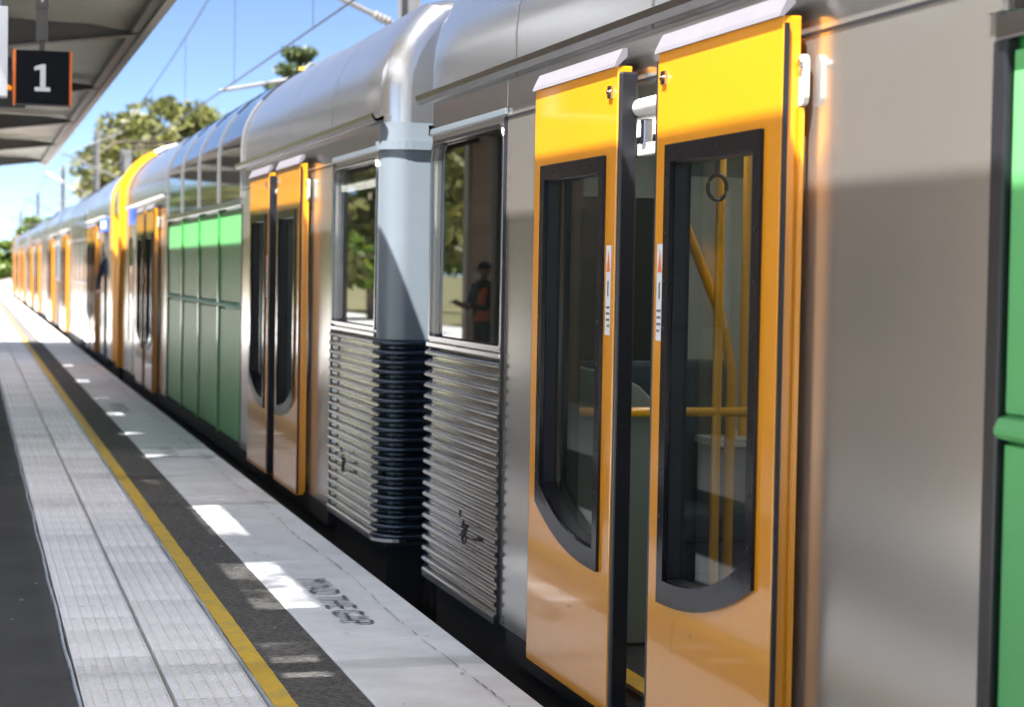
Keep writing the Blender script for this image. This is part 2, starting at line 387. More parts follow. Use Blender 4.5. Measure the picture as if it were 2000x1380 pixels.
# ------------------------------------------------------------------ canopy over the platform
CY0, CY1 = -24.0, 39.5
can = empty('platform_canopy', (-1.6, 8, 0), 'dark steel platform canopy with ribbed metal underside and tapered beams', 'canopy')
SUN_PATCH_HOLES = [(-.20, .08, 7.6, 9.0), (-.10, .10, 10.05, 11.6), (-.30, -.12, 6.1, 6.8), (-.24, -.14, 12.8, 13.5), (-.1, .12, 14.6, 15.0), (-.12, .1, 16.9, 17.2), (-.1, .1, 19.3, 19.7), (-.1, .14, 22.0, 22.3), (-.1, .1, 25.2, 25.8), (-.1, .1, 29.5, 29.9)]  # invented roof openings, lined up with the sun to light the platform edge
def zdeck(x): return 3.425 + (1.36-x)*.0172 if x > .2 else 3.445 + (.2-x)*.033
def fill_span(y_): return (-1.10, .52) if 1.2 < y_ < 15.5 else ((-1.10, -.36) if 15.5 <= y_ < 34 else None)  # extent of the added cloudy panels, for soft fill light
ycuts = sorted({CY0, CY1, 1.2, 15.5, 34.0, *[v for q in SUN_PATCH_HOLES for v in q[2:]]})
for a, b in zip(ycuts[:-1], ycuts[1:]):
    ym = (a+b)/2
    hole = [q for q in SUN_PATCH_HOLES if q[2] < ym < q[3]]; gr = fill_span(ym)
    bps = sorted({-3.0, 1.30, *(gr or ()), *[v for q in hole for v in q[:2]]})
    for xa, xb in zip(bps[:-1], bps[1:]):
        xm = (xa+xb)/2
        quad = [(xa, a, zdeck(xa)+.055), (xb, a, zdeck(xb)+.055), (xb, b, zdeck(xb)+.055), (xa, b, zdeck(xa)+.055)]
        if any(q[0] < xm < q[1] for q in hole): MB().add(quad, [(0, 1, 2, 3)]).build('skylight', 'skylight', can); continue
        if gr and gr[0] < xm < gr[1]: MB().add(quad, [(0, 1, 2, 3)]).build('skylight', 'skylight_grimy', can); continue
        n_ = max(1, round((b-a)/.12)); p_ = (b-a)/n_; rows = []
        xs_ = [xa] + [v for v in (.2,) if xa < v < xb] + [xb]
        for k in range(n_):
            for dy, dz in ((0, 0), (.38, 0), (.5, .03), (.88, .03)): rows.append([(x, a+p_*(k+dy), zdeck(x)+dz*.6) for x in xs_])
        rows.append([(x, b, zdeck(x)) for x in xs_])
        MB().grid(rows, smooth=False).build('deck_sheet', 'deck', can)
        MB().add(quad, [(0, 1, 2, 3)]).build('roof_sheet', 'fascia', can)
B(1.318, 1.385, CY0, CY1+.02, 3.33, 3.44).build('fascia', 'fascia', can)
mb = MB(); mb.box(1.24, 1.316, CY0, CY1, 3.352, 3.36); mb.box(1.24, 1.25, CY0, CY1, 3.36, 3.43); mb.build('gutter_channel', 'beam', can)
B(-3.05, -3.0, CY0, CY1, 3.45, 3.625).build('fascia', 'fascia', can)
yb = 17.0 - 5.3*8
while yb < CY1+.5:
    yb_ = min(yb, CY1-.1)
    lp = [(1.31, 3.352), (1.31, 3.37), (.95, 3.418), (-1.5, 3.47), (-2.98, 3.52), (-2.98, 3.40), (-1.6, 2.98)]
    mb = MB(); mb.plate([lp], lambda p, q, w: (p, yb_+w, q), -.012, .012)
    mb.plate([[(1.31, 3.345), (1.31, 3.351), (-1.6, 2.979), (-2.98, 3.399), (-2.98, 3.393), (-1.6, 2.972)]], lambda p, q, w: (p, yb_+w, q), -.09, .09)
    mb.build('beam', 'beam', can)
    mb = MB(); mb.box(-1.72, -1.48, yb_-.11, yb_+.11, -.05, 3.05); mb.build('column', 'beam', can, bevel=.01)
    yb += 5.3

# platform number sign
sg = empty('platform_sign', (.50, 15.0, 2.6), 'black box sign with white number 1 and orange sides hanging from canopy', 'sign')
sx, sy, sz0, sw, sh = .487, 15.0, 2.602, .392, .375
B(sx-sw/2+.012, sx+sw/2-.012, sy-.10, sy+.10, sz0, sz0+sh).build('box', 'sign_black', sg, bevel=.004)
for e in (-1, 1):
    B(sx+e*(sw/2-.011), sx+e*(sw/2+.006), sy-.105, sy+.105, sz0-.004, sz0+sh+.002).build('side_panel', 'sign_orange', sg, bevel=.003)
one = [(-.055, -.095), (.052, -.095), (.052, -.066), (.020, -.066), (.020, .095), (-.008, .095), (-.058, .076), (-.058, .050), (-.018, .058), (-.018, -.066), (-.055, -.066)]
MB().plate([one], lambda p, q, w: (sx+p, sy-.101-w, sz0+sh*.49+q), 0, .003).build('numeral', 'sign_white', sg)
mb = MB(); mb.box(sx-.045, sx+.035, sy-.03, sy+.05, sz0+sh+.075, 3.30); mb.build('hanger_post', 'beam', sg, bevel=.006)
mb = MB(); mb.box(sx-.050, sx+.040, sy-.035, sy+.055, 3.28, 3.46); mb.build('hanger_sleeve', 'beam', sg, bevel=.004)
mb = MB(); mb.box(sx-.022, sx+.015, sy-.01, sy+.03, sz0+sh, sz0+sh+.08); mb.box(sx-.06, sx+.055, sy-.03, sy+.05, sz0+sh, sz0+sh+.008); mb.build('hanger_neck', 'beam', sg)
for zz in (3.335, 3.375):
    mb = MB(); mb.tube([(sx-.005, sy-.036, zz), (sx-.005, sy-.042, zz)], .011, 10); mb.build('bolt', 'steel_bright', sg)
# white panel sign cut by the picture edge, with clear tube below
ws = empty('panel_sign', (.05, 13.5, 2.5), 'white sided hanging panel sign beside the platform number sign', 'sign')
B(-.32, .222, 13.45, 13.6, 2.53, 3.10).build('panel', 'sign_white', ws, bevel=.006)
B(-.32, .15, 13.445, 13.449, 2.56, 3.07).build('face', 'sign_black', ws)
for xx in (-.25, .17):
    mb = MB(); mb.tube([(xx, 13.52, 3.1), (xx, 13.52, 3.43)], .012, 8); mb.build('hanger_rod', 'steel_bright', ws)
# indicator display further along
dp = empty('train_indicator', (.35, 20, 2.7), 'dark hanging train indicator with orange dot lettering behind number sign', 'display')
B(-.75, .50, 20, 20.18, 2.95, 3.30).build('case', 'beam', dp, bevel=.01)
for k in range(4): B(.285+.022*k, .300+.022*k, 19.985, 19.995, 3.115, 3.135+.012*((k*7) % 4)).build('led_character', 'orange_led', dp)
for xx in (-.5, .35):
    mb = MB(); mb.tube([(xx, 20.09, 3.1), (xx, 20.09, 3.43)], .018, 8); mb.build('hanger_rod', 'beam', dp)

# ------------------------------------------------------------------ train
XS = 2.08; XF = 2*XC-XS        # near and far side skins
ZB, ZG = 0.05, 2.245           # bottom of the skin, gutter
def prof_pt(th):               # roof curve from gutter side to the crown
    return 1.52*(1-math.cos(th)), 2.42+.86*math.sin(th)
ROOF = [(0.0, ZG-.003), (0.0, 2.30), (0.0, 2.42)] + [prof_pt(PI/2*k/14) for k in range(1, 15)]
def roof_row(yv, inset=0.0, clip=None):
    row = []
    half = []
    for (u, z) in ROOF:
        zz = z
        if clip is not None and zz > clip: zz = clip
        half.append((u, zz))
    for (u, z) in half: row.append((XS + inset + u*(1.52-inset)/1.52, yv, z - inset*.8*(max(0, z-2.4)/.86)))
    for (u, z) in reversed(half[:-1]): row.append((XF - inset - u*(1.52-inset)/1.52, yv, z - inset*.8*(max(0, z-2.4)/.86)))
    return row

def rounded_win(y0, y1, z0, z1, r, n=5):
    pts = []
    for cx, cz, a0 in ((y1-r, z1-r, 0), (y0+r, z1-r, PI/2), (y0+.02, z0+.02, PI), (y1-.02, z0+.02, 1.5*PI)):
        rr = r if cz > z0+.1 else .02
        for k in range(n): pts.append((cx+rr*math.cos(a0+PI/2*k/(n-1)), cz+rr*math.sin(a0+PI/2*k/(n-1))))
    return pts

def flute_profile(z0, z1, n):
    """(outward offset, z) for half-round flutes"""
    out = []; p = (z1-z0)/n
    for k in range(n):
        zb = z0+k*p
        for a in range(7):
            t = a/6; out.append((.003 + .021*math.sin(PI*t)**.75 if 0 < t < 1 else .003, zb + p*(.12+.68*t)))
        out += [(-.016, zb+p*.84), (-.016, zb+p*1.08)]
    return out

def make_car(name, y0, y1, doors, cab, label, detail, mids, crew_open=False):
    """y0<y1 ends along the track; doors: centre positions; cab: 0 none, -1 cab at y0, 1 cab at y1; mids: (ga, gb) double-deck section"""
    car = empty(name, (XC, (y0+y1)/2, GZ+.26), label, 'train car', 'silver carriages of the stopped train')
    ga, gb = mids; R = .14
    near = lambda p, q, w: (XS-w, p, q)
    farf = lambda p, q, w: (XF+w, p, q)
    # --- roof shell with the sunken ends and ramps
    rows = []
    def clip_at(y_):
        dd = min(y_-y0, y1-y_)
        if cab == -1 and y_-y0 < 5: return None
        if cab == 1 and y1-y_ < 5: return None
        return 2.90 if dd < 2.9 else (2.90+.38*(dd-2.9)/2.9 if dd < 5.8 else None)
    stops = []
    for k in range(6):
        a = PI/2*k/5; stops.append((y0+R*(1-math.sin(PI/2-a)) if False else y0+R*(1-math.cos(a)) if False else y0+R*(1-math.sin(a)), R*(1-math.cos(a))))
    ends0 = sorted([(y0+R*(1-math.sin(PI/2*k/6)), R*(1-math.cos(PI/2*k/6))) for k in range(7)])
    ends1 = sorted([(y1-R*(1-math.sin(PI/2*k/6)), R*(1-math.cos(PI/2*k/6))) for k in range(7)])
    ymid = [y0+v for v in (.6, 1.6, 2.6, 2.9, 3.5, 4.3, 4.7, 5.1, 5.5, 5.79, 5.81)] + [y0+6+k*(y1-y0-12)/4 for k in range(5)] + [y1-v for v in (5.81, 5.79, 5.5, 5.1, 4.7, 4.3, 3.5, 2.9, 2.6, 1.6, .6)]
    for (yy, ins) in ends0: rows.append(roof_row(yy, ins*1.0, clip_at(yy)))
    for yy in ymid: rows.append(roof_row(yy, 0, clip_at(yy)))
    for (yy, ins) in ends1: rows.append(roof_row(yy, ins*1.0, clip_at(yy)))
    rb = MB(); rb.grid(rows, smooth=True)
    rb.add(rows[0], [tuple(range(len(rows[0])))]); rb.add(rows[-1], [tuple(range(len(rows[-1])))])
    roof = rb.build('roof', 'steel_roof', car)
    md = roof.modifiers.new('es', 'EDGE_SPLIT'); md.split_angle = math.radians(20)
    for ysm in (y0+1.62, y0+3.3, ga+.02, gb-.02, y1-3.3, y1-1.62):
        cl = clip_at(ysm); rr_ = [[(p[0]-(.003 if p[0] < XC else -.003), p[1], p[2]+.003) for p in roof_row(ysm+d_, 0, cl)] for d_ in (-.006, .006)]
        MB().grid(rr_).build('roof_seam', 'beam', car)
    # air-conditioning housing filling the sunken ends: arched, grille on its end
    for e, yc in ((0, y0), (1, y1)):
        if (cab == -1 and e == 0) or (cab == 1 and e == 1): continue
        sg_ = 1 if e == 0 else -1
        ya, yb_ = yc+sg_*3.15, yc+sg_*6.2
        arc = [(XC-1.0+2.0*k/14, 2.80+.46*math.sin(PI*k/14)**.62) for k in range(15)]
        mb = MB(); mb.grid([[(x, ya, z) for x, z in arc], [(x, yb_, z+.005) for x, z in arc]])
        un = mb.build('roof_unit', 'steel_roof', car)
        mb = MB(); mb.add([(x, ya+sg_*.05, z-.012) for x, z in arc], [tuple(range(15))]); mb.build('grille', 'rubber', un)
        for k in range(9):
            xx = XC-.88+.22*k; zt = 2.80+.46*math.sin(PI*(xx-XC+1.0)/2.0)**.62-.02
            B(xx-.012, xx+.012, ya+sg_*.02, ya+sg_*.04, 2.80, zt).build('grille_bar', 'mast', un)
        # louvres on the shoulder
        if detail:
            lv = MB()
            for r_ in range(4):
                th = .93+.085*r_; u, z = prof_pt(th)
                for q in range(4):
                    ys_ = yc+sg_*(6.0+q*.62+r_*.16)-(.48 if sg_ < 0 else 0)
                    u2, z2 = prof_pt(th+.035)
                    lv.add([(XS+u-.004, ys_, z+.006), (XS+u-.004, ys_+.48, z+.006), (XS+u2-.004, ys_+.48, z2+.008), (XS+u2-.004, ys_, z2+.008)], [(0, 1, 2, 3)])
            lv.build('louvres', 'rubber', car)
            for q, (dy, th) in enumerate(((.45, .9), (2.2, .92), (5.7, .80))):
                u, z = prof_pt(th); z = min(z, 2.80 + (.17*dy if dy > 3 else 0)); yq = yc+sg_*dy
                mb = MB(); mb.tube([(XS+u, yq, z+.0), (XS+u+.06, yq+.02, z+.06), (XS+u+.14, yq+.14, z+.07)], .014, 8); st_ = mb.build('lifting_hose', 'mast', car)
                B(XS+u-.03, XS+u+.012, yq-.03, yq+.03, z+.004, z+.03).build('yellow_clip', 'yline', st_)
    # --- gutters over each vestibule
    for (a, b) in ((y0+.03, ga), (gb, y1-.03)):
        if cab == -1 and a < ga-.1 and b == ga: a = y0+1.7
        if cab == 1 and b > gb+.1 and a == gb: b = y1-1.7
        mb = MB(); pr = [(0, 2.255), (.045, 2.243), (.062, 2.262), (.066, 2.285), (.058, 2.285), (.052, 2.266), (.04, 2.258), (0, 2.275)]
        mb.grid([[(XS-w, yy, z) for w, z in pr] for yy in (a, b)], smooth=False, closed=True); mb.build('gutter', 'steel_bright', car)
    # --- side skins
    skin = [(ya, yb_) for ya, yb_ in ()]
    holes_n = []
    win = []
    for e, yc in ((0, y0), (1, y1)):
        if (cab == -1 and e == 0) or (cab == 1 and e == 1): continue
        sgn = 1 if e == 0 else -1
        win.append(tuple(sorted((yc+sgn*.17, yc+sgn*1.50))) + (sgn,))
    # main skin polygon from window edge to window edge, with door notches and without the mid section
    def vest(a, b, door, fn, closed_side, crew=None):
        # full-height steel between a and b, door opening cut out
        d0, d1 = door-.98, door+.98
        lp = [(a, ZB), (d0, ZB), (d0, 2.08), (d1, 2.08), (d1, ZB), (b, ZB), (b, ZG-.005), (a, ZG-.005)]
        if crew: lp = [(a, ZB), (crew[0], ZB), (crew[0], 2.02), (crew[1], 2.02), (crew[1], ZB)] + lp[1:]
        mb = MB(); mb.plate([lp], fn, -.04, 0); o = mb.build('side_panel', 'steel', car)
        if fn is near:
            mb = MB(); mb.plate([[(a, 2.085), (b, 2.085), (b, 2.093), (a, 2.093)]], fn, .001, .004); mb.build('seam', 'rubber', o)
        return o
    secs = []
    for door in doors:
        if door < (ga+gb)/2: a = (win[0][1] if (cab != -1) else y0+1.75); b = ga
        else: a = gb; b = ([w_ for w_ in win if w_[2] == -1][0][0] if cab != 1 else y1-1.75)
        secs.append((a, b, door))
        for fn in (near, farf): vest(a, b, door, fn, fn is farf, (y0+1.9, y0+2.55) if (crew_open and fn is near and door < (ga+gb)/2) else None)
    # --- end windows over fluting
    for (wa, wb, sgn) in win:
        yc = y0 if sgn == 1 else y1
        for fn, isn in ((near, True), (farf, False)):
            a, b = (yc+sgn*R, wb if sgn == 1 else wa)
            lo_, hi_ = min(a, b), max(a, b)
            iw = (lo_+.022, hi_-.028)
            win_lp = rounded_win(iw[0], iw[1], 1.165, 2.055, .075)
            outer = [(lo_, 1.12), (hi_, 1.12), (hi_, ZG-.005), (lo_, ZG-.005)]
            mb = MB(); mb.plate([outer, win_lp], fn, -.035, .002); wf = mb.build('end_window', 'steel', car)
            mb = MB(); mb.plate([rounded_win(iw[0]-.016, iw[1]+.016, 1.152, 2.07, .082), rounded_win(iw[0]+.004, iw[1]-.004, 1.169, 2.051, .072)], fn, .0, .014); mb.build('frame', 'steel_bright', wf, bevel=.003)
            mb = MB(); mb.plate([win_lp], fn, -.024, -.018); mb.build('pane', 'glass_dark' if detail else 'tinted', wf)
            mb = MB(); mb.plate([[(lo_, 1.118), (hi_, 1.118), (hi_, 1.142), (lo_, 1.142)]], fn, .0, .02); mb.build('sill', 'steel_bright', wf, bevel=.004)
            mb = MB(); mb.plate([[(lo_-.02, 2.098), (hi_, 2.098), (hi_, 2.125), (lo_-.02, 2.125)]], fn, .0, .016); mb.build('head_trim', 'end_grey', wf, bevel=.003)
        # fluted lower body: sweep round the corner into the end wall
        path = []
        inner = wb if sgn == 1 else wa
        path.append((XS, inner, -1, 0)); path.append((XS, yc+sgn*R, -1, 0))
        for k in range(1, 8):
            a = PI/2*k/7; path.append((XS+R-R*math.cos(a), yc+sgn*R-sgn*R*math.sin(a), -math.cos(a), -sgn*math.sin(a)))
        path.append((XC-.62, yc, 0, -sgn))
        fl = flute_profile(ZB, 1.118, 21)
        mb = MB(); mb.grid([[(px+nx*w, py+ny*w, z) for (w, z) in fl] for (px, py, nx, ny) in path[:2]]); mb.build('fluted_panel', 'steel_flute', car)
        mb = MB(); mb.grid([[(px+nx*w, py+ny*w, z) for (w, z) in fl] for (px, py, nx, ny) in path[1:]]); mb.build('fluted_end', 'end_flute', car)
        # far side flutes, plain
        mb = MB(); mb.grid([[(XF+w, yy, z) for (w, z) in fl] for yy in (inner, yc+sgn*.02)]); mb.build('fluted_panel', 'steel_flute', car)
        # upper end wall with rounded corner
        rows = []
        for (px, py, nx, ny) in path[1:]: rows.append([(px, py, 1.10), (px, py, ZG)])
        mb = MB(); mb.grid(rows)
        mb.box(XC-.62, XC+.62, yc, yc+sgn*.03, 2.06, ZG)
        mb.box(XC+.62, XF, yc, yc+sgn*.03, ZB, ZG); mb.build('end_wall', 'end_grey', car)
        rows = []
        for (px, py, nx, ny) in path[1:]: rows.append([(px, py, 2.10), (px+nx*.022, py+ny*.022, 2.10), (px+nx*.022, py+ny*.022, 2.145), (px, py, 2.145)])
        mb = MB(); mb.grid(rows, smooth=False); mb.build('end_ledge', 'end_grey', car)
        rows = []
        for (px, py, nx, ny) in path: rows.append([(px, py, ZB-.005), (px+nx*.022, py+ny*.022, ZB-.005), (px+nx*.022, py+ny*.022, ZB+.012), (px, py, ZB+.012)])
        mb = MB(); mb.grid(rows, smooth=False); mb.build('bottom_trim', 'steel_bright', car)
        # black joint between flutes and door panel
        B(XS-.012, XS-.001, inner-.008, inner+.008, ZB, 2.09).build('joint_strip', 'rubber', car)
        # gangway bellows half
        mb = MB()
        for k in range(5):
            yk = yc-sgn*(.04+.09*k); mb.box(XC-.62+.02*(k % 2), XC+.62-.02*(k % 2), yk, yk-sgn*.085, .08, 2.06-.02*(k % 2))
        mb.build('gangway_bellows', 'rubber', car)
        mb = MB(); mb.box(XC-.28, XC+.28, yc+sgn*.3, yc-sgn*.49, -.62, -.25); mb.build('coupler_gear', 'under', car, bevel=.02)
        B(XS+.25, XS+.62, yc+sgn*.05, yc-sgn*.12, -.30, .02).build('buffer_box', 'under', car, bevel=.02)
        # far corner closing piece
        B(XF-.04, XF, yc, yc+sgn*.17, ZB, ZG-.1).build('corner_post', 'end_grey', car)
    # --- double-deck middle: green panels below, tinted glazing above
    npan = max(3, round((gb-ga)/1.575)); pw = (gb-ga)/npan
    for fn, isn in ((near, True), (farf, False)):
        mb = MB(); mb.plate([[(ga, ZB), (gb, ZB), (gb, 2.115), (ga, 2.115)]], fn, -.06, -.03); base = mb.build('lower_body', 'green_frame' if detail else 'steel', car)
        for k in range(npan):
            a, b = ga+k*pw, ga+(k+1)*pw
            for (za, zb_) in ((.075, 1.125), (1.19, 1.945)):
                mb = MB(); mb.plate([[(a+.035, za), (b-.035, za), (b-.035, zb_), (a+.035, zb_)]], fn, -.029, -.012); mb.build('green_panel' if detail else 'steel_panel', 'green' if detail else 'steel', car, bevel=.004)
            if isn:
                mb = MB(); mb.plate([[(a-.03, ZB), (a+.03, ZB), (a+.03, 1.97), (a-.03, 1.97)]], fn, -.028, .004)
                mb.build('mullion', 'rubber' if k == 0 else ('green_frame' if detail else 'rubber'), base, bevel=.006)
        if isn:
            mb = MB(); mb.plate([[(gb-.03, ZB), (gb+.03, ZB), (gb+.03, 1.97), (gb-.03, 1.97)]], fn, -.028, .0045); mb.build('mullion', 'rubber', base, bevel=.006)
            mb = MB(); pr = [(-.028, 1.13), (.002, 1.138), (.010, 1.148), (.010, 1.158), (.0, 1.18), (-.028, 1.19)]
            mb.grid([[(XS-w, yy, z) for w, z in pr] for yy in (ga+.03, gb-.03)], smooth=False); mb.build('mid_rail', 'green' if detail else 'steel', base)
            mb = MB(); mb.plate([[(ga, 1.965), (gb, 1.965), (gb, 2.02), (ga, 2.02)]], fn, -.03, .016); mb.build('head_rail', 'steel_bright', base, bevel=.005)
            # upper-deck glazing follows the roof curve
            gl = [(-.004, 2.025), (-.004, 2.42)] + [(u*1.0-.004*math.cos(t), z+.005*math.sin(t)) for t, (u, z) in ((PI/2*k/14, prof_pt(PI/2*k/14)) for k in range(1, 9))]
            for k in range(npan):
                a, b = ga+k*pw+.035, ga+(k+1)*pw-.035
                mb = MB(); mb.grid([[(XS+u, yy, z) for u, z in gl] for yy in (a, b)]); mb.build('upper_window', 'tinted', car)
            for k in range(npan+1):
                yk = ga+k*pw; rows = []
                for yy, w in ((yk-.034, .0), (yk-.034, .014), (yk+.034, .014), (yk+.034, .0)): rows.append([(XS+u-w, yy, z+w*.6*(z > 2.45)) for u, z in gl[:6]])
                mb = MB(); mb.grid(rows, smooth=False); pl = mb.build('upper_pillar', 'steel', car)
                rows = []
                for yy, w in ((yk-.016, .0), (yk-.016, .008), (yk+.016, .008), (yk+.016, .0)): rows.append([(XS+u-w*.4, yy, z+w) for u, z in gl[4:]])
                mb = MB(); mb.grid(rows, smooth=False); mb.build('seam', 'rubber', pl)
    # --- sill, underframe
    B(XS+.06, XF-.06, y0+.1, y1-.1, -.30, ZB-.02).build('underframe', 'under', car)
    B(XS+.004, XS+.07, y0+1.6, y1-1.6, -.06, ZB-.002).build('sill', 'under', car)
    B(XS+.25, XF-.25, y0+1.2, y0+4.2, -.85, -.3).build('bogie', 'under', car)
    B(XS+.25, XF-.25, y1-4.2, y1-1.2, -.85, -.3).build('bogie', 'under', car)
    # --- doors
    for (a, b, dc) in secs:
        for fn, isn in ((near, True), (farf, False)):
            gap = .20 if isn else .012
            for s_ in (-1, 1):
                lead = dc + s_*gap; ly = lambda v: lead + s_*v        # v: distance from the leading edge
                P = (lambda p, q, w, fn=fn, ly=ly: fn(ly(p), q, w))
                w0, w1 = (.026, .076) if isn else (-.03, 0.0)
                zt = 2.135
                def wloop(i):
                    pts = [(.105+i, 1.853-i), (.105+i, .490+i*1.35)]
                    for k in range(1, 17):
                        t = k/16; v = .105+i+(.765-2*i)*t
                        pts.append((v, .490+i*1.35 + .150*t**2.35))
                    pts.append((.87-i, 1.853-i)); return pts
                outer = [(0, .04), (.985, .04), (.985, zt), (0, zt)]
                mb = MB(); mb.plate([outer, wloop(.03)], P, w0, w1); leaf = mb.build('door_leaf', 'yellow', car, bevel=.004)
                mb = MB(); mb.plate([wloop(0.0), wloop(.052)], P, w1-.004, w1+.011); mb.build('window_frame', 'black_gloss', leaf, bevel=.003)
                mb = MB(); mb.plate([wloop(.031), wloop(.056)], P, w0-.005, w1-.005); mb.build('window_gasket', 'rubber', leaf)
                if detail: mb = MB(); mb.plate([wloop(.05)], P, w0+.002, w0+.008); mb.build('pane', 'glass', leaf)
                else: mb = MB(); mb.plate([wloop(.05)], P, w0+.002, w0+.008); mb.build('pane', 'tinted', leaf)
                # black nosing on the leading edge
                mb = MB(); mb.plate([[(-.028, .045), (-.002, .045), (-.002, zt-.02), (-.028, zt-.02)]], P, w0-.012, w1-.002); mb.build('rubber_nosing', 'rubber', leaf, bevel=.008)
                if not isn: continue
                mb = MB(); mb.plate([[(.986, .05), (.994, .05), (.994, zt-.02), (.986, zt-.02)]], P, w1-.014, w1-.002); mb.build('edge_trim', 'rubber', leaf)
                mb = MB(); mb.plate([[(.995, .06), (1.003, .06), (1.003, 1.90), (.995, 1.90)]], P, w0-.006, w0+.006); mb.build('edge_flange', 'yellow', leaf)
                # drip hood
                pr = [(w1-.03, zt+.058), (w1-.014, zt+.055), (w1+.008, zt+.010), (w1+.012, zt-.004), (w1+.003, zt-.004), (w1-.03, zt+.03)]
                mb = MB(); mb.grid([[fn(ly(v), z, w) for w, z in pr] for v in (-.004, .99)], smooth=False, closed=True)
                mb.add([fn(ly(-.004), z, w) for w, z in pr], [tuple(range(6))]); mb.add([fn(ly(.99), z, w) for w, z in pr], [tuple(range(6))]); mb.build('drip_hood', 'alu_strip', leaf)
                # hanger bolt plate near the leading edge, arm bracket on the outer edge
                mb = MB(); mb.plate([[(.045, 2.035), (.085, 2.035), (.085, 2.075), (.045, 2.075)]], P, w1, w1+.008)
                for v in (.056, .074): mb.tube([P(v, 2.055, w1+.008), P(v, 2.055, w1+.013)], .007, 8)
                mb.build('hanger_bolt', 'steel_bright', leaf)
                br = [(.985, 1.905)] + [(1.003+.018*math.cos(t), 1.925+.02*math.sin(t)) for t in (-PI/2, -PI/4, 0)] + [(1.003+.018*math.cos(t), 2.015+.02*math.sin(t)) for t in (0, PI/4, PI/2)] + [(.985, 2.035)]
                mb = MB(); mb.plate([br], P, w0-.01, w0+.004); bk = mb.build('hanger_bracket', 'white_paint', leaf)
                mb = MB(); mb.tube([P(1.003, 2.012, w0+.003), P(1.003, 2.012, w0+.014)], .011, 12); mb.build('bolt', 'steel_bright', bk)
                if detail:
                    st_ = MB().plate([[(.030, 1.27), (.082, 1.27), (.082, 1.56), (.030, 1.56)]], P, w1+.0005, w1+.0015).build('warning_sticker', 'sign_white', leaf)
                    mb = MB(); mb.plate([[(.037, 1.475), (.075, 1.475), (.056, 1.545)]], P, w1+.0016, w1+.0022); mb.build('sticker_triangle', 'sign_orange', st_)
                    mb = MB()
                    mb.plate([[(.050, 1.395), (.062, 1.395), (.062, 1.445), (.050, 1.445)]], P, w1+.0016, w1+.0022)
                    for z_ in (1.36, 1.34, 1.32, 1.30): mb.plate([[(.036, z_-.004), (.072-.01*(z_ < 1.31), z_-.004), (.072-.01*(z_ < 1.31), z_+.003), (.036, z_+.003)]], P, w1+.0016, w1+.0022)
                    mb.build('sticker_print', 'beam', st_)
                    mb = MB()
                    for k in range(8): 
                        for v in (.13, .845): mb.tube([P(v, .75+.14*k, w1+.011), P(v, .75+.14*k, w1+.0125)], .006, 6)
                    for v in (.25, .4, .55, .7):
                        mb.tube([P(v, 1.827, w1+.011), P(v, 1.827, w1+.0125)], .006, 6)
                    mb.build('frame_screws', 'rubber', leaf, kind='stuff')
            if isn:
                # door gear seen between the leaves
                mb = MB(); mb.tube([(XS-.005, dc-.8, 2.00), (XS-.005, dc+.8, 2.00)], .030, 14); tb = mb.build('door_rail', 'white_paint', car)
                mb = MB(); mb.box(XS-.035, XS+.02, dc-.12, dc-.06, 1.93, 2.07); mb.build('rail_bracket', 'white_paint', tb, bevel=.008)
                mb = MB(); mb.box(XS-.02, XS+.01, dc+.09, dc+.13, 1.88, 1.96); mb.build('rail_bracket', 'steel_bright', tb, bevel=.004)
                B(XS-.012, XS+.02, dc-.95, dc+.95, 1.845, 1.885).build('lintel', 'white_paint', car, bevel=.004)
                for s_ in (-1, 1): B(XS-.012, XS+.05, dc+s_*.975, dc+s_*1.0, ZB, 2.08).build('door_jamb', 'rubber', car)
                B(XS-.02, XS+.1, dc-.98, dc+.98, ZB-.03, ZB+.03).build('threshold', 'rubber', car)
    # --- interiors for the vestibules in view
    for (a, b, dc) in secs:
        if not detail:
            B(XS+.05, XF-.05, a, b, .02, .09).build('floor', 'int_floor', car); continue
        endy = y1 if dc > (ga+gb)/2 else y0; sg_ = 1 if endy == y1 else -1
        lim = (endy - sg_*.05) if abs(endy-dc) < 4 else (endy - sg_*1.7)
        inn = ga if sg_ == -1 else gb
        lo_, hi_ = min(lim, inn), max(lim, inn)
        fl_ = B(XS+.05, XF-.05, lo_, hi_, .02, .095).build('floor', 'int_floor', car)
        B(XS+.045, XF-.045, lo_, hi_, 2.115, 2.135).build('ceiling', 'int_white', car)
        for xq in (XS+.75, XF-.75): B(xq-.06, xq+.06, lo_+.25, hi_-.25, 2.085, 2.112).build('ceiling_light', 'tube_light', car)  # added emitters, fill light for the interior
        B(XS+.06, XF-.06, inn-.02, inn+.02, .1, 2.1).build('bulkhead', 'int_wall', car)
        ed = lim
        mb = MB(); mb.box(XS+.06, XC-.4, ed-.02, ed+.02, .1, 2.1); mb.box(XC+.4, XF-.06, ed-.02, ed+.02, .1, 2.1); mb.box(XC-.4, XC+.4, ed-.02, ed+.02, 1.95, 2.1); eb = mb.build('end_bulkhead', 'int_wall', car)
        B(XC-.4, XC+.4, ed-.015, ed+.015, .1, 1.95).build('gangway_door', 'int_white', eb)
        # draught screen beside the door with a curved top, dark glass over it, rail
        ys_ = dc+sg_*1.10
        lp = [(XS+.05, .1), (XS+.48, .1), (XS+.48, .72)] + [(XS+.48-.36*(1-math.cos(t)), .72+.40*math.sin(t)) for t in (PI*.12, PI*.22, PI*.32, PI*.42, PI*.5)] + [(XS+.05, 1.14)]
        mb = MB(); mb.plate([lp], lambda p, q, w: (p, ys_+w, q), -.02, .02); sc = mb.build('draught_screen', 'int_wall', car, bevel=.008)
        B(XS+.05, XS+.44, ys_-.006, ys_+.006, 1.15, 1.75).build('screen_glass', 'glass_dark', sc)
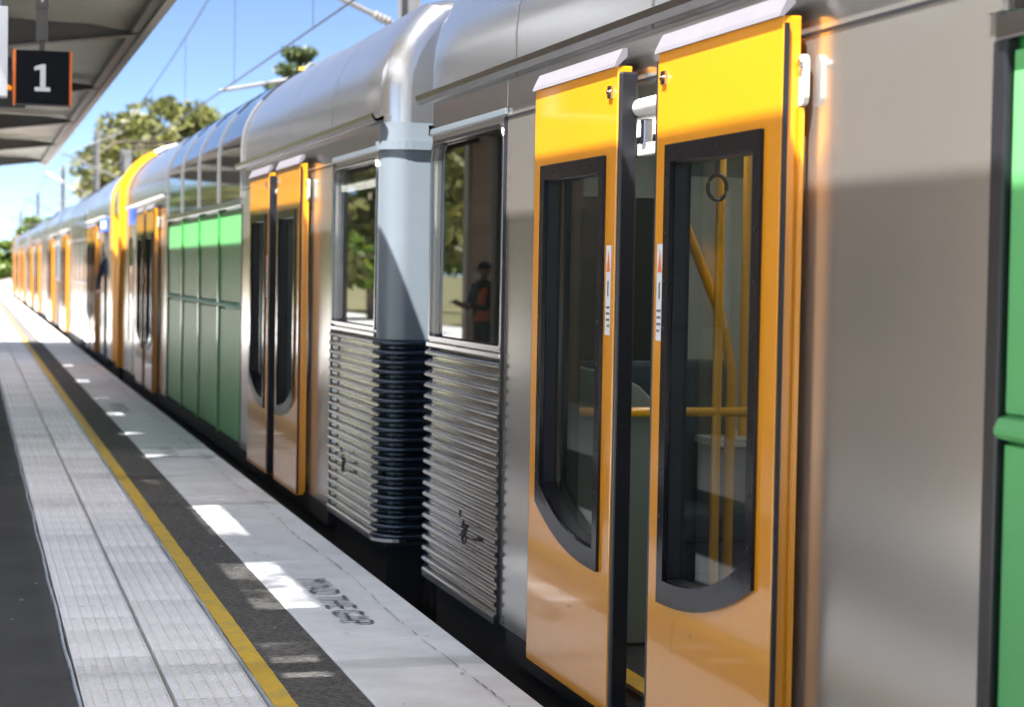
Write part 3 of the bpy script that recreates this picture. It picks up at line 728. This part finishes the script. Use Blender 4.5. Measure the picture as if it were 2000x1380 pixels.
        mb = MB(); mb.tube([(XS+.04, ys_-.06*sg_, .965), (XS+1.1, ys_-.06*sg_, .965)], .018, 10); mb.build('handrail', 'yellow_rail', car)
        for (px, py) in ((XS+.60, ys_-.06*sg_), (XC, dc), (XS+1.5, ys_+.9*sg_), (XS+1.02, ys_+.75*sg_)):
            mb = MB(); mb.tube([(px, py, .09), (px, py, 2.12)], .018, 10); mb.build('pole', 'yellow_rail', car)
        mb = MB(); mb.tube([(XS+.50, ys_+.3*sg_, 2.1), (XS+.53, ys_+.3*sg_, 1.80), (XS+.76, ys_+.32*sg_, 1.30), (XS+.80, ys_+.32*sg_, 1.1), (XS+.80, ys_+.32*sg_, .1)], .02, 10); mb.build('grab_rail', 'yellow_rail', car)
        for q in range(2):
            px, py = XS+.27+.24*q, dc+sg_*(.62+.22*q)
            mb = MB(); mb.tube([(px, py, 2.12), (px, py, 1.83)], .010, 8)
            ring = [(px+.036*math.sin(t), py, 1.785+.046*math.cos(t)) for t in [2*PI*k/14 for k in range(15)]]
            mb.tube(ring, .008, 8, caps=False); mb.build('hand_strap', 'rubber', car)
        mb = MB(); mb.box(XS+.85, XS+1.35, ys_+.55*sg_, ys_+1.0*sg_, .1, .78); bx_ = mb.build('equipment_box', 'int_wall', car, bevel=.015)
        B(XS+.83, XS+1.37, ys_+.53*sg_, ys_+1.02*sg_, .782, .81).build('box_lid', 'int_white', bx_)
        for q in (0, 1):
            xq = XS+.1 if q == 0 else XF-1.0
            mb = MB(); mb.box(xq, xq+.9, ys_+.35*sg_, ys_+.80*sg_, .42, .54); mb.box(xq, xq+.9, ys_+.80*sg_, ys_+.90*sg_, .42, 1.12); mb.build('seat', 'seat', car, bevel=.03)
        B(XS+.35, XS+.95, dc+sg_*.2, dc+sg_*.75, .096, .099).build('floor_sticker', 'green', fl_)
        B(XS+.06, XS+.14, dc-.95, dc+.95, .097, .101).build('floor_edge_strip', 'yline', fl_)
    if cab: make_cab(car, y0 if cab == -1 else y1, cab, detail, crew_open)
    return car

def make_cab(car, yc, sgn, detail, crew_open=False):
    PROUD = .07 if detail else .012
    """yellow driving end: raked, rounded; sgn = direction the nose points along the track"""
    # outline of the side edge where yellow paint starts, by height
    def back(z): return .98 if z > 1.6 else (.60 + .38*((z-.9)/.7)**1.3 if z > .9 else .60)
    pts = [(0.0, z) for z in (.05, .3, .6, .9, 1.1, 1.3, 1.5, 1.7, 1.9, 2.1, 2.3, 2.42)] + [prof_pt(PI/2*k/14) for k in range(1, 15)]
    def nose(z): return -.10*max(0, z-1.0)                      # rake
    full = [(XS+u, z) for u, z in pts] + [(XF-u, z) for u, z in reversed(pts[:-1])]
    RR = .42
    def row(kind, t):
        r = []
        for (x, z) in full:
            tip = nose(z)
            if kind == 0: yy = yc-sgn*1.75; xx = x
            elif kind < 2: yy = yc-sgn*(back(z)); xx = x
            else:
                a = PI/2*t; ins = RR*(1-math.cos(a)); xx = x+(ins if x < XC else -ins)*(min(1, abs(x-XC)/1.0)); yy = yc-sgn*(RR*(1-math.sin(a))-tip)
            zz = z+.012 if z > 2.45 else z
            pr_ = PROUD if kind >= 1.5 else .004
            r.append((xx - pr_*(1 if x < XC else -1)*min(1, abs(x-XC)/1.2), yy, zz + (pr_*.8*min(1, abs(x-XC)/1.2)**2 if z > 2.5 else 0)))
        return r
    steel = MB(); steel.grid([row(0, 0), row(1, 0)]); steel.build('cab_side', 'steel', car)
    yel = MB(); rows = [row(1, 0), row(1.6, 0)] + [row(2, k/7) for k in range(0, 8)]; n_ = len(rows[0]); kk = 12 + 7
    yel.grid([r[:kk] for r in rows], smooth=False); yel.grid([r[n_-kk:] for r in rows], smooth=False); yel.add(rows[-1], [tuple(range(n_))])
    MB().grid([r[kk-1:n_-kk+1] for r in rows]).build('cab_roof', 'steel_roof', car)
    cb = yel.build('cab_nose', 'cab_yellow', car)
    fx = lambda x, z, w: (x, yc+sgn*(nose(z)+w), z)
    MB().plate([[(XC-.95, 1.15), (XC+.95, 1.15), (XC+.85, 2.05), (XC-.85, 2.05)]], fx, .0, .02).build('windscreen', 'tinted', cb)
    MB().plate([[(XC-1.0, .25), (XC+1.0, .25), (XC+1.0, .9), (XC-1.0, .9)]], fx, .0, .02).build('lower_front', 'rubber', cb)
    for s_ in (-1, 1):
        mb = MB(); mb.tube([fx(XC+s_*.85, .98, .0), fx(XC+s_*.85, .98, .05)], .09, 14); mb.build('headlight', 'white_led' if False else 'steel_bright', cb)
    mb = MB(); mb.box(XC-.2, XC+.2, yc-sgn*.4, yc+sgn*.38, -.55, -.2); mb.build('coupler', 'under', car, bevel=.03)
    # crew door and its window, destination display
    a, b = sorted((yc-sgn*1.9, yc-sgn*2.55))
    if crew_open: B(XS+.04, XS+1.2, a-.1, b+.3, .03, .1).build('crew_floor', 'int_floor', car); B(XS+1.2, XS+1.24, a-.1, b+.3, .1, 2.1).build('crew_bulkhead', 'int_dark', car); a += .68; b += .66
    near = lambda p, q, w: (XS-w, p, q)
    mb = MB(); mb.plate([[(a, .08), (b, .08), (b, 2.05), (a, 2.05)]], near, .002, .012); cdr = mb.build('crew_door', 'steel', car, bevel=.004)
    mb = MB(); mb.plate([[(a+.08, 1.05), (b-.08, 1.05), (b-.08, 1.85), (a+.08, 1.85)]], near, .012, .018); mb.build('pane', 'tinted', cdr)
    mb = MB(); mb.tube([(XS-.05, a+.04, .5), (XS-.05, a+.04, 1.5)], .014, 8); mb.build('handle', 'steel_bright', cdr)
    c, d = sorted((yc-sgn*2.0, yc-sgn*(3.4 if crew_open else 2.5)))
    mb = MB(); mb.plate([[(c, 2.03), (d, 2.03), (d, 2.235), (c, 2.235)]], near, .002, .02); ds = mb.build('destination_display', 'blue_led', car)
    for k in range(5 if crew_open else 0):
        q0 = c+.15+k*(d-c-.3)/5
        mb = MB(); mb.plate([[(q0, 2.08), (q0+.15, 2.08), (q0+.15, 2.185), (q0, 2.185)]], near, .021, .024); mb.build('lit_character', 'white_led', ds)

make_car('train_car', -8.02, 9.48, [-4.57, 6.095], 0, 'silver carriage whose ajar yellow doors show handrails inside, small number 3 above the doorway', True, (-2.4, 3.90))
make_car('train_car', 10.5, 29.9, [14.03, 24.7], 1, 'silver carriage with four green panels and a yellow cab end', True, (16.25, 22.55))
make_car('train_car', 30.75, 50.15, [35.95, 46.62], -1, 'silver carriage with yellow cab, lit blue destination display and raised pantograph', False, (38.2, 44.4), True)
make_car('train_car', 51.15, 68.75, [54.6, 65.3], 0, 'silver carriage coupled directly behind the carriage with the pantograph', False, (56.9, 63.0))
make_car('train_car', 69.75, 87.35, [73.2, 83.9], 0, 'silver carriage second behind the carriage with the pantograph', False, (75.5, 81.6))
make_car('train_car', 88.35, 107.8, [91.8, 102.5], 1, 'silver carriage at the far end of the train', False, (94.1, 100.2))

# small number over the nearest door, tag marks on the fluting
carA = [o for o in bpy.data.objects if o.name == 'train_car'][0]
carB = bpy.data.objects['train_car.001']
me = text_mesh('3', .055); me.materials.append(M['rubber']); me.name = 'door_number'
o = bpy.data.objects.new('door_number', me); COL.objects.link(o); o.parent = carA
o.location = Vector((XS-.003, 5.62, 2.178)) - carA.location; o.rotation_euler = (PI/2, 0, -PI/2)
for car, yy, zz in ((carA, 8.55, .34), (carB, 11.5, .36)):
    mb = MB(); x = XS-.0235
    for pts in ([(0, .03), (.03, .06), (.05, .02), (.02, -.02), (.01, .02)], [(.05, .0), (.09, .05), (.07, -.03)], [(-.03, .07), (-.035, .10)], [(-.05, -.01), (.0, .0), (.03, -.04)]):
        mb.tube([(x, yy-p, zz+q) for p, q in pts], .005, 5)
    mb.build('scribbled_tag', 'rubber', car)

mb = MB()
for (y_, z_, dy, dz) in ((5.66, .46, .004, -.05), (5.67, .40, -.006, -.04), (5.72, .50, .02, -.004), (5.5, .44, .015, -.01), (6.7, .33, .05, -.012), (6.85, .36, -.03, -.01)):
    x_ = XS-.0764; mb.add([(x_, y_, z_), (x_, y_+.002, z_+.002), (x_, y_+dy+.002, z_+dz+.002), (x_, y_+dy, z_+dz)], [(0, 1, 2, 3)])
mb.build('scuff_marks', 'rubber', carA, kind='stuff')

# pantograph on the third carriage's roof
carC = bpy.data.objects['train_car.002']
pg = MB(); py = 43.2; zr = 3.27; zw = 4.07
pg.box(XC-.5, XC+.5, py-.5, py+.5, zr+.1, zr+.16)
for s_ in (-1, 1):
    for t_ in (-1, 1): pg.tube([(XC+s_*.45, py+t_*.45, zr), (XC+s_*.45, py+t_*.45, zr+.12)], .04, 8)
pg.tube([(XC, py+.4, zr+.16), (XC, py-.55, zr+.48)], .05, 8)
for s_ in (-1, 1): pg.tube([(XC, py-.55, zr+.48), (XC+s_*.35, py+.05, zw-.10)], .028, 8)
pg.tube([(XC-.35, py+.05, zw-.10), (XC+.35, py+.05, zw-.10)], .025, 8)
for t_ in (-.15, .15):
    pg.tube([(XC-.95, py+.05+t_, zw-.22), (XC-.72, py+.05+t_, zw-.05), (XC-.5, py+.05+t_, zw-.015), (XC+.5, py+.05+t_, zw-.015), (XC+.72, py+.05+t_, zw-.05), (XC+.95, py+.05+t_, zw-.22)], .022, 8)
pg.build('pantograph', 'panto', carC)

# ------------------------------------------------------------------ overhead line
MASTS = [28.9, 84.0, 104.0, 142.0, 195.0, 262.0]
for i, my in enumerate(MASTS):
    far_ = my > 60
    mx = 6.05; ht = 8.2 if i != 1 else 6.2
    lab = ['grey overhead line mast rising directly behind the carriage roofs with a sloping arm',
           'short thick pale overhead mast in front of the spreading gum tree',
           'tall grey overhead mast beside the gum tree crown', 'slim overhead mast past the gum tree, standing alone',
           'thin far overhead mast nearer of the last two by the line', 'thinnest overhead mast at the far end of the line'][i]
    r = empty('overhead_mast', (mx, my, GZ), lab, 'mast', 'masts along the line')
    mb = MB(); w = .13 if i != 1 else .2
    mb.box(mx-w, mx+w, my-.012, my+.012, GZ, ht); mb.box(mx-w-.012, mx-w, my-.11, my+.11, GZ, ht); mb.box(mx+w, mx+w+.012, my-.11, my+.11, GZ, ht); mb.build('post', 'mast', r)
    mb = MB(); mb.tube([(mx-.12, my, 4.95), (XC-.15, my, 6.0)], .04, 8); mb.build('bracket_arm', 'mast', r)
    mb = MB(); mb.tube([(mx-.12, my, 6.9), (XC+.2, my, 6.0)], .02, 8); mb.build('stay', 'mast', r)
    mb = MB(); mb.tube([(mx-.12, my+.6, 3.55), (mx-.75, my+.9, 4.28), (mx-1.0, my+1.1, 4.36), (mx-1.4, my+1.4, 4.30), (XC, my+2.0, 4.12)], .028, 8); mb.build('registration_arm', 'mast', r)
    mb = MB()
    for k in range(4): mb.tube([(mx-.3-.06*k, my, 5.02+.025*k), (mx-.33-.06*k, my, 5.034+.025*k)], .07, 10)
    mb.build('insulator', 'fascia', r)
ow = empty('overhead_wire', (XC, 40, 4.09), 'overhead contact wire with sagging messenger wire and droppers over the train', 'wire')
mb = MB(); mb.tube([(XC, -40, 4.10), (XC, 28.9, 4.10), (XC, 84, 4.10), (XC, 300, 4.10)], .012, 6); mb.build('contact_wire', 'wire', ow)
sup = [-30.0] + MASTS
def mess(y_):
    for a, b in zip(sup[:-1], sup[1:]):
        if a <= y_ <= b: t = (y_-a)/(b-a); return 5.95 - 1.05*4*t*(1-t)*min(1, ((b-a)/55)**2)
    return 5.9
pts = []; yy = -30
while yy < 260: pts.append((XC, yy, mess(yy))); yy += 2.5
MB().tube(pts, .013, 6).build('messenger_wire', 'wire', ow)
yy = -26
while yy < 200:
    z = mess(yy)
    if z > 4.4: MB().tube([(XC, yy, 4.10), (XC, yy, z)], .005, 5).build('dropper', 'wire', ow)
    yy += 6.9
r = empty('signal_gantry_arm', (5.2, 139, GZ), 'pale sloping brace beside the slim mast past the gum tree', 'brace')
MB().tube([(4.9, 139, 7.6), (8.2, 130, 5.0)], .07, 8).build('tube', 'sign_white', r)
MB().tube([(8.2, 130, GZ), (8.2, 130, 5.1)], .08, 8).build('post', 'mast', r)

# ------------------------------------------------------------------ trees
def leaves(mb, c, rx, ry, rz, n, size, rnd):
    for _ in range(n):
        while True:
            p = Vector((rnd.uniform(-1, 1), rnd.uniform(-1, 1), rnd.uniform(-1, 1)))
            if p.length <= 1: break
        if p.length > 0: p = p * (0.45 + 0.55*p.length) / max(p.length, .3) * min(1, p.length*1.4)
        q = Vector((c[0]+p.x*rx, c[1]+p.y*ry, c[2]+p.z*rz))
        d = Vector((rnd.gauss(0, 1), rnd.gauss(0, 1), rnd.gauss(0, .7))).normalized(); e = d.orthogonal().normalized()
        e = (e*math.cos(rnd.random()*6.28) + d.cross(e)*math.sin(rnd.random()*6.28)).normalized()
        s = size*rnd.uniform(.6, 1.3); f = d.cross(e)*s*.45; e = e*s
        mb.add([q-e, q+f, q+e, q-f], [(0, 1, 2, 3)])

def tree(name, x, y, h, spread, label, mt, seed, clumps=34, per=150, leaf=.22, group=None, low=.45, base=GZ, trunk_r=.28):
    rnd = random.Random(seed)
    root = empty(name, (x, y, base), label, 'tree', group)
    tr = MB(); H = h-base
    fork = base+H*.38
    tr.tube([(x, y, base), (x+.1, y, base+H*.2), (x+.05, y+.1, fork)], [trunk_r, trunk_r*.8, trunk_r*.65], 9)
    cr = MB()
    for k in range(clumps):
        a = rnd.random()*6.283; rr = math.sqrt(rnd.random())*spread
        t = rnd.random()
        dome = 1-(rr/spread)**2*.55
        zc = base + H*(low + (1-low)*(.15+.78*t*dome))
        cx, cy = x+rr*math.cos(a), y+rr*math.sin(a)
        sz = spread*rnd.uniform(.16, .30)
        leaves(cr, (cx, cy, zc), sz*1.25, sz*1.25, sz*.75, per, leaf, rnd)
        if k % 3 == 0:
            m_ = (x+(cx-x)*.5+rnd.uniform(-.3, .3), y+(cy-y)*.5, fork+(zc-fork)*.6)
            tr.tube([(x, y, fork-.3), m_, (cx, cy, zc)], [trunk_r*.45, trunk_r*.28, trunk_r*.1], 6)
    tr.build('trunk', 'bark', root); cr.build('crown', mt, root, fixn=False)
    return root
tree('gum_tree', 12.0, 130, 12.4, 5.0, 'large spreading gum tree with olive crown behind the train', 'gum', 5, clumps=52, per=170, leaf=.30, group='trees behind the train')
tree('gum_tree', 16.4, 134, 11.0, 3.4, 'smaller gum tree, its olive crown leaning out to the right of the large one', 'gum', 9, clumps=26, per=150, leaf=.28, group='trees behind the train')
tree('leafy_tree', 6.0, 175, 6.3, 2.6, 'bright green rounded tree low beside the gum tree', 'bush', 12, clumps=24, per=140, leaf=.3, group='trees behind the train', low=.25)
tree('leafy_tree', 1.6, 165, 4.6, 2.2, 'green leafy tree past the platform end', 'bush', 14, clumps=24, per=140, leaf=.28, group='trees past the platform end', low=.15)
tree('leafy_tree', -1.0, 185, 5.6, 3.0, 'yellow green tree past the platform end, behind the earth bank', 'gold', 15, clumps=24, per=140, leaf=.3, group='trees past the platform end', low=.15)
# pine with tiered branches
def pine(x, y, h, seed):
    rnd = random.Random(seed); root = empty('pine_tree', (x, y, GZ), 'dark green pine with tiered branches poking above the carriage roof', 'tree', 'trees behind the train')
    MB().tube([(x, y, GZ), (x, y, h)], [.22, .04], 8).build('trunk', 'bark', root)
    cr = MB()
    for k in range(9):
        z = h-.1-k*.5
        n = 7; L_ = .35+.26*k
        for q in range(n):
            a = 2*PI*q/n + k*.5 + rnd.uniform(-.2, .2)
            for s_ in range(5):
                t = (s_+1)/5; leaves(cr, (x+math.cos(a)*L_*t, y+math.sin(a)*L_*t, z+.18*t*t+.05), .2, .2, .13, 26, .13, rnd)
    cr.build('crown', 'pine', root, fixn=False)
pine(9.3, 60, 7.7, 21)
# trees on the other side of the platform, seen mirrored in the carriage windows
for i, (x, y, h, sp, mt) in enumerate(((-22, 44, 7.5, 4.2, 'gold'), (-24, 54, 8.5, 4.5, 'bush'), (-22, 66, 8.0, 4.5, 'gold'), (-26, 82, 9.5, 5.0, 'gum'), (-23, 100, 8.5, 5.0, 'gold'), (-25, 30, 8.5, 4.5, 'bush'))):
    tree('leafy_tree', x, y, h, sp, ['golden green tree across the far track, opposite the second carriage', 'green tree across the far track, next past the golden one', 'golden tree across the far track past the green one',
         'olive gum tree across the far track, tallest there', 'golden tree across the far track, opposite the rear carriages', 'green tree across the far track, beside the brick station building'][i], mt, 40+i, clumps=26, per=110, leaf=.36, group='trees across the far track', low=.12)
THR = ((11.5, 46, 5.0, 3.0, 'bush', 'nearest low green tree across from the second carriage'), (13, 57, 5.8, 3.4, 'gold', 'golden tree between two green ones on the far side of the train'), (13, 69, 5.6, 3.4, 'bush', 'green tree on the far side of the train, past the golden one'),
       (16, 84, 6.5, 3.8, 'gold', 'broad golden tree on the far side of the train, before the gum trees'), (12, 34, 4.4, 2.6, 'gold', 'small golden tree on the far side of the train by the nearest mast'))
for i, (x, y, h, sp, mt, lb) in enumerate(THR): tree('leafy_tree', x, y, h, sp, lb, mt, 70+i, clumps=24, per=120, leaf=.3, group='trees seen through the train', low=.08)
MIR = ((-5, 150, 9, 4.2, 'gum'), (-11, 158, 11, 5, 'bush'), (-17, 150, 11, 5, 'gum'), (-12, 120, 9, 4.5, 'gum'), (-17, 110, 10, 4.5, 'bush'), (-14, 88, 9, 4, 'gum'), (-24, 135, 12, 5.5, 'gum'))
MLB = ('olive gum tree beyond the earth bank, closest to the line', 'tall green tree beyond the earth bank', 'broad olive gum tree beyond the earth bank', 'olive gum tree before the earth bank across the far track', 'green tree before the earth bank across the far track',
       'olive gum tree close to the far track opposite the last carriages', 'tallest olive gum tree well back from the far track')
for i, (x, y, h, sp, mt) in enumerate(MIR): tree('gum_tree' if mt == 'gum' else 'leafy_tree', x, y, h, sp, MLB[i], mt, 90+i, clumps=30, per=120, leaf=.45, group='trees across the far track', low=.08)

bank = MB()
bank.add([(-9, 128, GZ), (1.2, 122, GZ), (1.2, 122, .9), (-9, 128, 1.2), (-9, 150, 1.6), (1.5, 150, 1.6)], [(0, 1, 2, 3), (3, 2, 5, 4)])
bank.build('embankment', 'terracotta', kind='structure')

# ------------------------------------------------------------------ station building beside the platform (mirrored in the windows)
sb = empty('station_building', (-3.3, 24, 0), 'cream brick station building on the platform under the canopy', 'building')
B(-4.3, -2.6, 10.2, 28.0, 0, 3.40).build('wall', 'brickwall', sb)
B(-4.9, -3.06, 9.9, 28.6, 3.46, 3.62).build('roof', 'fascia', sb)
B(-4.35, -2.55, 28.01, 28.25, 0, 3.40).build('corner_pier', 'white_wall', sb)
for (a, b) in ((14.0, 15.3), (17.6, 18.9), (21.0, 22.2)):
    d_ = B(-2.61, -2.57, a, b, .05 if a > 20 else 1.0, 2.2).build('door' if a > 20 else 'window', 'beam' if a > 20 else 'tinted', sb)
    B(-2.60, -2.56, a-.06, a, .05 if a > 20 else 1.0, 2.26).build('frame', 'sign_white', d_)
nb = B(-2.59, -2.575, 26.4, 26.75, 1.45, 2.0).build('paper_notice', 'sign_white'); tag(nb, 'white paper notice stuck to the cream brick station wall', 'notice')

# ------------------------------------------------------------------ people
def skin(o, radii, lv=2):
    md = o.modifiers.new('skin', 'SKIN'); md.use_smooth_shade = True
    for v, r in zip(o.data.skin_vertices[0].data, radii): v.radius = r if isinstance(r, tuple) else (r, r)
    o.data.skin_vertices[0].data[0].use_root = True
    md = o.modifiers.new('sub', 'SUBSURF'); md.levels = lv; md.render_levels = lv
def chain(name, pts, edges, radii, m, parent, lv=2):
    off = wloc(parent); me = bpy.data.meshes.new(name)
    me.from_pydata([tuple(Vector(p)-off) for p in pts], edges, []); me.materials.append(M[m])
    o = bpy.data.objects.new(name, me); COL.objects.link(o); o.parent = parent
    bpy.context.view_layer.objects.active = o
    me.skin_vertices.new() if hasattr(me, 'skin_vertices') and hasattr(me.skin_vertices, 'new') and len(me.skin_vertices) == 0 else None
    if len(me.skin_vertices) == 0:
        md = o.modifiers.new('skin', 'SKIN')
    return o, radii
M['skin'] = mat('skin_tone', (0.42, 0.24, 0.16), 0.5)
M['navy'] = mat('navy_cloth', (0.012, 0.018, 0.04), 0.8)
M['teal'] = mat('teal_cloth', (0.03, 0.10, 0.12), 0.8)
M['vest'] = mat('orange_vest_cloth', (0.62, 0.11, 0.03), 0.7)
M['mask'] = mat('pale_mask', (0.62, 0.68, 0.72), 0.7)

def person(x, y, z0, H, face, body_m, top_m, cap_m, label, arms, mask=False):
    """face: heading angle of the front; arms: per side (elbow, hand) offsets in (front, side, up) metres from the shoulder"""
    root = empty('person', (x, y, z0), label, 'person')
    f = Vector((math.cos(face), math.sin(face), 0)); s = Vector((-f.y, f.x, 0)); u = Vector((0, 0, 1)); o = Vector((x, y, z0))
    k = H/1.7
    P = lambda a, b, c: o + (f*a + s*b + u*c)*k
    pts = [P(0, 0, .93), P(0, 0, 1.12), P(.01, 0, 1.32), P(0, 0, 1.45), P(.01, 0, 1.53)]
    rad = [(.155, .11), (.145, .10), (.175, .105), (.09, .075), (.055, .055)]
    ed = [(0, 1), (1, 2), (2, 3), (3, 4)]
    for sd in (-1, 1):
        b = len(pts); sh = (0, sd*.19, 1.40)
        e, h = arms[0 if sd < 0 else 1]
        pts += [P(*sh), P(e[0], sd*(.19+e[1]), 1.40+e[2]), P(h[0], sd*(.19+h[1]), 1.40+h[2])]
        rad += [.062, .046, .034]; ed += [(3, b), (b, b+1), (b+1, b+2)]
        b = len(pts)
        pts += [P(0, sd*.095, .86), P(.02, sd*.10, .48), P(-.01, sd*.10, .09), P(.13, sd*.11, .035)]
        rad += [.085, .06, .042, .038]; ed += [(0, b), (b, b+1), (b+1, b+2), (b+2, b+3)]
    off = wloc(root)
    me = bpy.data.meshes.new('body'); me.from_pydata([tuple(p-off) for p in pts], ed, []); me.materials.append(M[body_m])
    ob = bpy.data.objects.new('body', me); COL.objects.link(ob); ob.parent = root
    bm = bmesh.new(); bm.from_mesh(me); lay = bm.verts.layers.skin.verify()
    for v, r in zip(bm.verts, rad):
        r = r if isinstance(r, tuple) else (r, r); v[lay].radius = (r[0]*k, r[1]*k)
    bm.verts.ensure_lookup_table(); bm.verts[0][lay].use_root = True; bm.to_mesh(me); bm.free()
    md = ob.modifiers.new('skin', 'SKIN'); md.use_smooth_shade = True
    md = ob.modifiers.new('sub', 'SUBSURF'); md.levels = 2; md.render_levels = 2
    # vest shell over the torso
    rows = []
    for (c, rs, rf) in ((.98, .175, .125), (1.12, .17, .122), (1.28, .195, .128), (1.40, .18, .11), (1.46, .10, .085)):
        rows.append([P(rf*math.cos(t), rs*math.sin(t), c) for t in [2*PI*q/18 for q in range(18)]])
    MB().grid(rows, closed=True).build('vest', top_m, root)
    # head with jaw, nose, ears
    hd = MB(); rows = []
    for q in range(11):
        a = PI*q/10; zz = 1.62+.115*math.cos(a); rr = math.sin(a)
        jaw = .86 if q > 6 else 1
        rows.append([P(.012*(q > 5) + .092*rr*jaw*math.cos(t) + (.022 if (q == 6 and abs(t) < .2) else 0), .075*rr*jaw*math.sin(t), zz) for t in [2*PI*w/16 for w in range(16)]])
    hd.grid(rows, closed=True)
    for sd in (-1, 1): hd.tube([P(-.005, sd*.07, 1.65), P(-.012, sd*.085, 1.62), P(-.005, sd*.072, 1.585)], .012, 6)
    hd.tube([P(0, 0, 1.46), P(0, 0, 1.56)], .05*k, 12); hdo = hd.build('head', 'skin', root)
    for sd in (-1, 1): MB().tube([P(.083, sd*.03, 1.625), P(.088, sd*.03, 1.625)], .011*k, 8).build('eye', 'int_dark', hdo)
    cp = MB(); rows = []
    for q in range(6):
        a = PI/2*q/5; rows.append([P(-.005+.1*math.cos(a)*math.cos(t), .084*math.cos(a)*math.sin(t), 1.655+.095*math.sin(a)) for t in [2*PI*w/16 for w in range(16)]])
    cp.grid(rows, closed=True); cp.add([P(.08, -.06, 1.657), P(.17, -.045, 1.645), P(.185, 0, 1.643), P(.17, .045, 1.645), P(.08, .06, 1.657)], [(0, 1, 2, 3, 4)]); cp.build('cap', cap_m, root)
    if mask:
        MB().grid([[P(.075+.035*math.cos(v), .066*math.sin(v), zz) for v in (-1.2, -.7, -.3, 0, .3, .7, 1.2)] for zz in (1.60, 1.57, 1.535)]).build('face_mask', 'mask', root)
    # hands: palm, four fingers and a thumb
    for sd in (-1, 1):
        e, h = arms[0 if sd < 0 else 1]
        hp = P(h[0], sd*(.19+h[1]), 1.40+h[2]); ep = P(e[0], sd*(.19+e[1]), 1.40+e[2]); d = (hp-ep).normalized()
        sdv = d.cross(u).normalized() if abs(d.z) < .95 else s
        nv = d.cross(sdv).normalized(); hm = MB()
        hm.tube([hp-d*.02, hp+d*.03, hp+d*.085], [.026*k, .036*k, .034*k], 8)
        for q in range(4):
            b0 = hp+d*.08+sdv*(q-1.5)*.018; l = (.06, .075, .07, .055)[q]
            hm.tube([b0, b0+d*l*.6+nv*.008, b0+d*l+nv*.03], [.0095, .0085, .007], 6)
        hm.tube([hp+d*.03+sdv*.03, hp+d*.06+sdv*.055, hp+d*.085+sdv*.06+nv*.012], [.012, .010, .008], 6)
        hm.build('hand', 'skin', root)
    return root
person(-1.70, 23.6, 0, 1.56, -.35, 'navy', 'vest', 'navy', 'person in dark cap, face mask and orange vest standing on the platform', (((.10, .04, -.26), (.32, -.05, -.22)), ((.10, .04, -.26), (.30, -.06, -.20))), True)
person(XS+.14, 32.85, .10, 1.74, PI*1.35, 'navy', 'navy', 'navy', 'train guard in dark uniform leaning out beside the lit blue display', (((.08, .06, -.28), (.22, .0, -.45)), ((.05, .06, -.28), (.15, .06, -.50))))
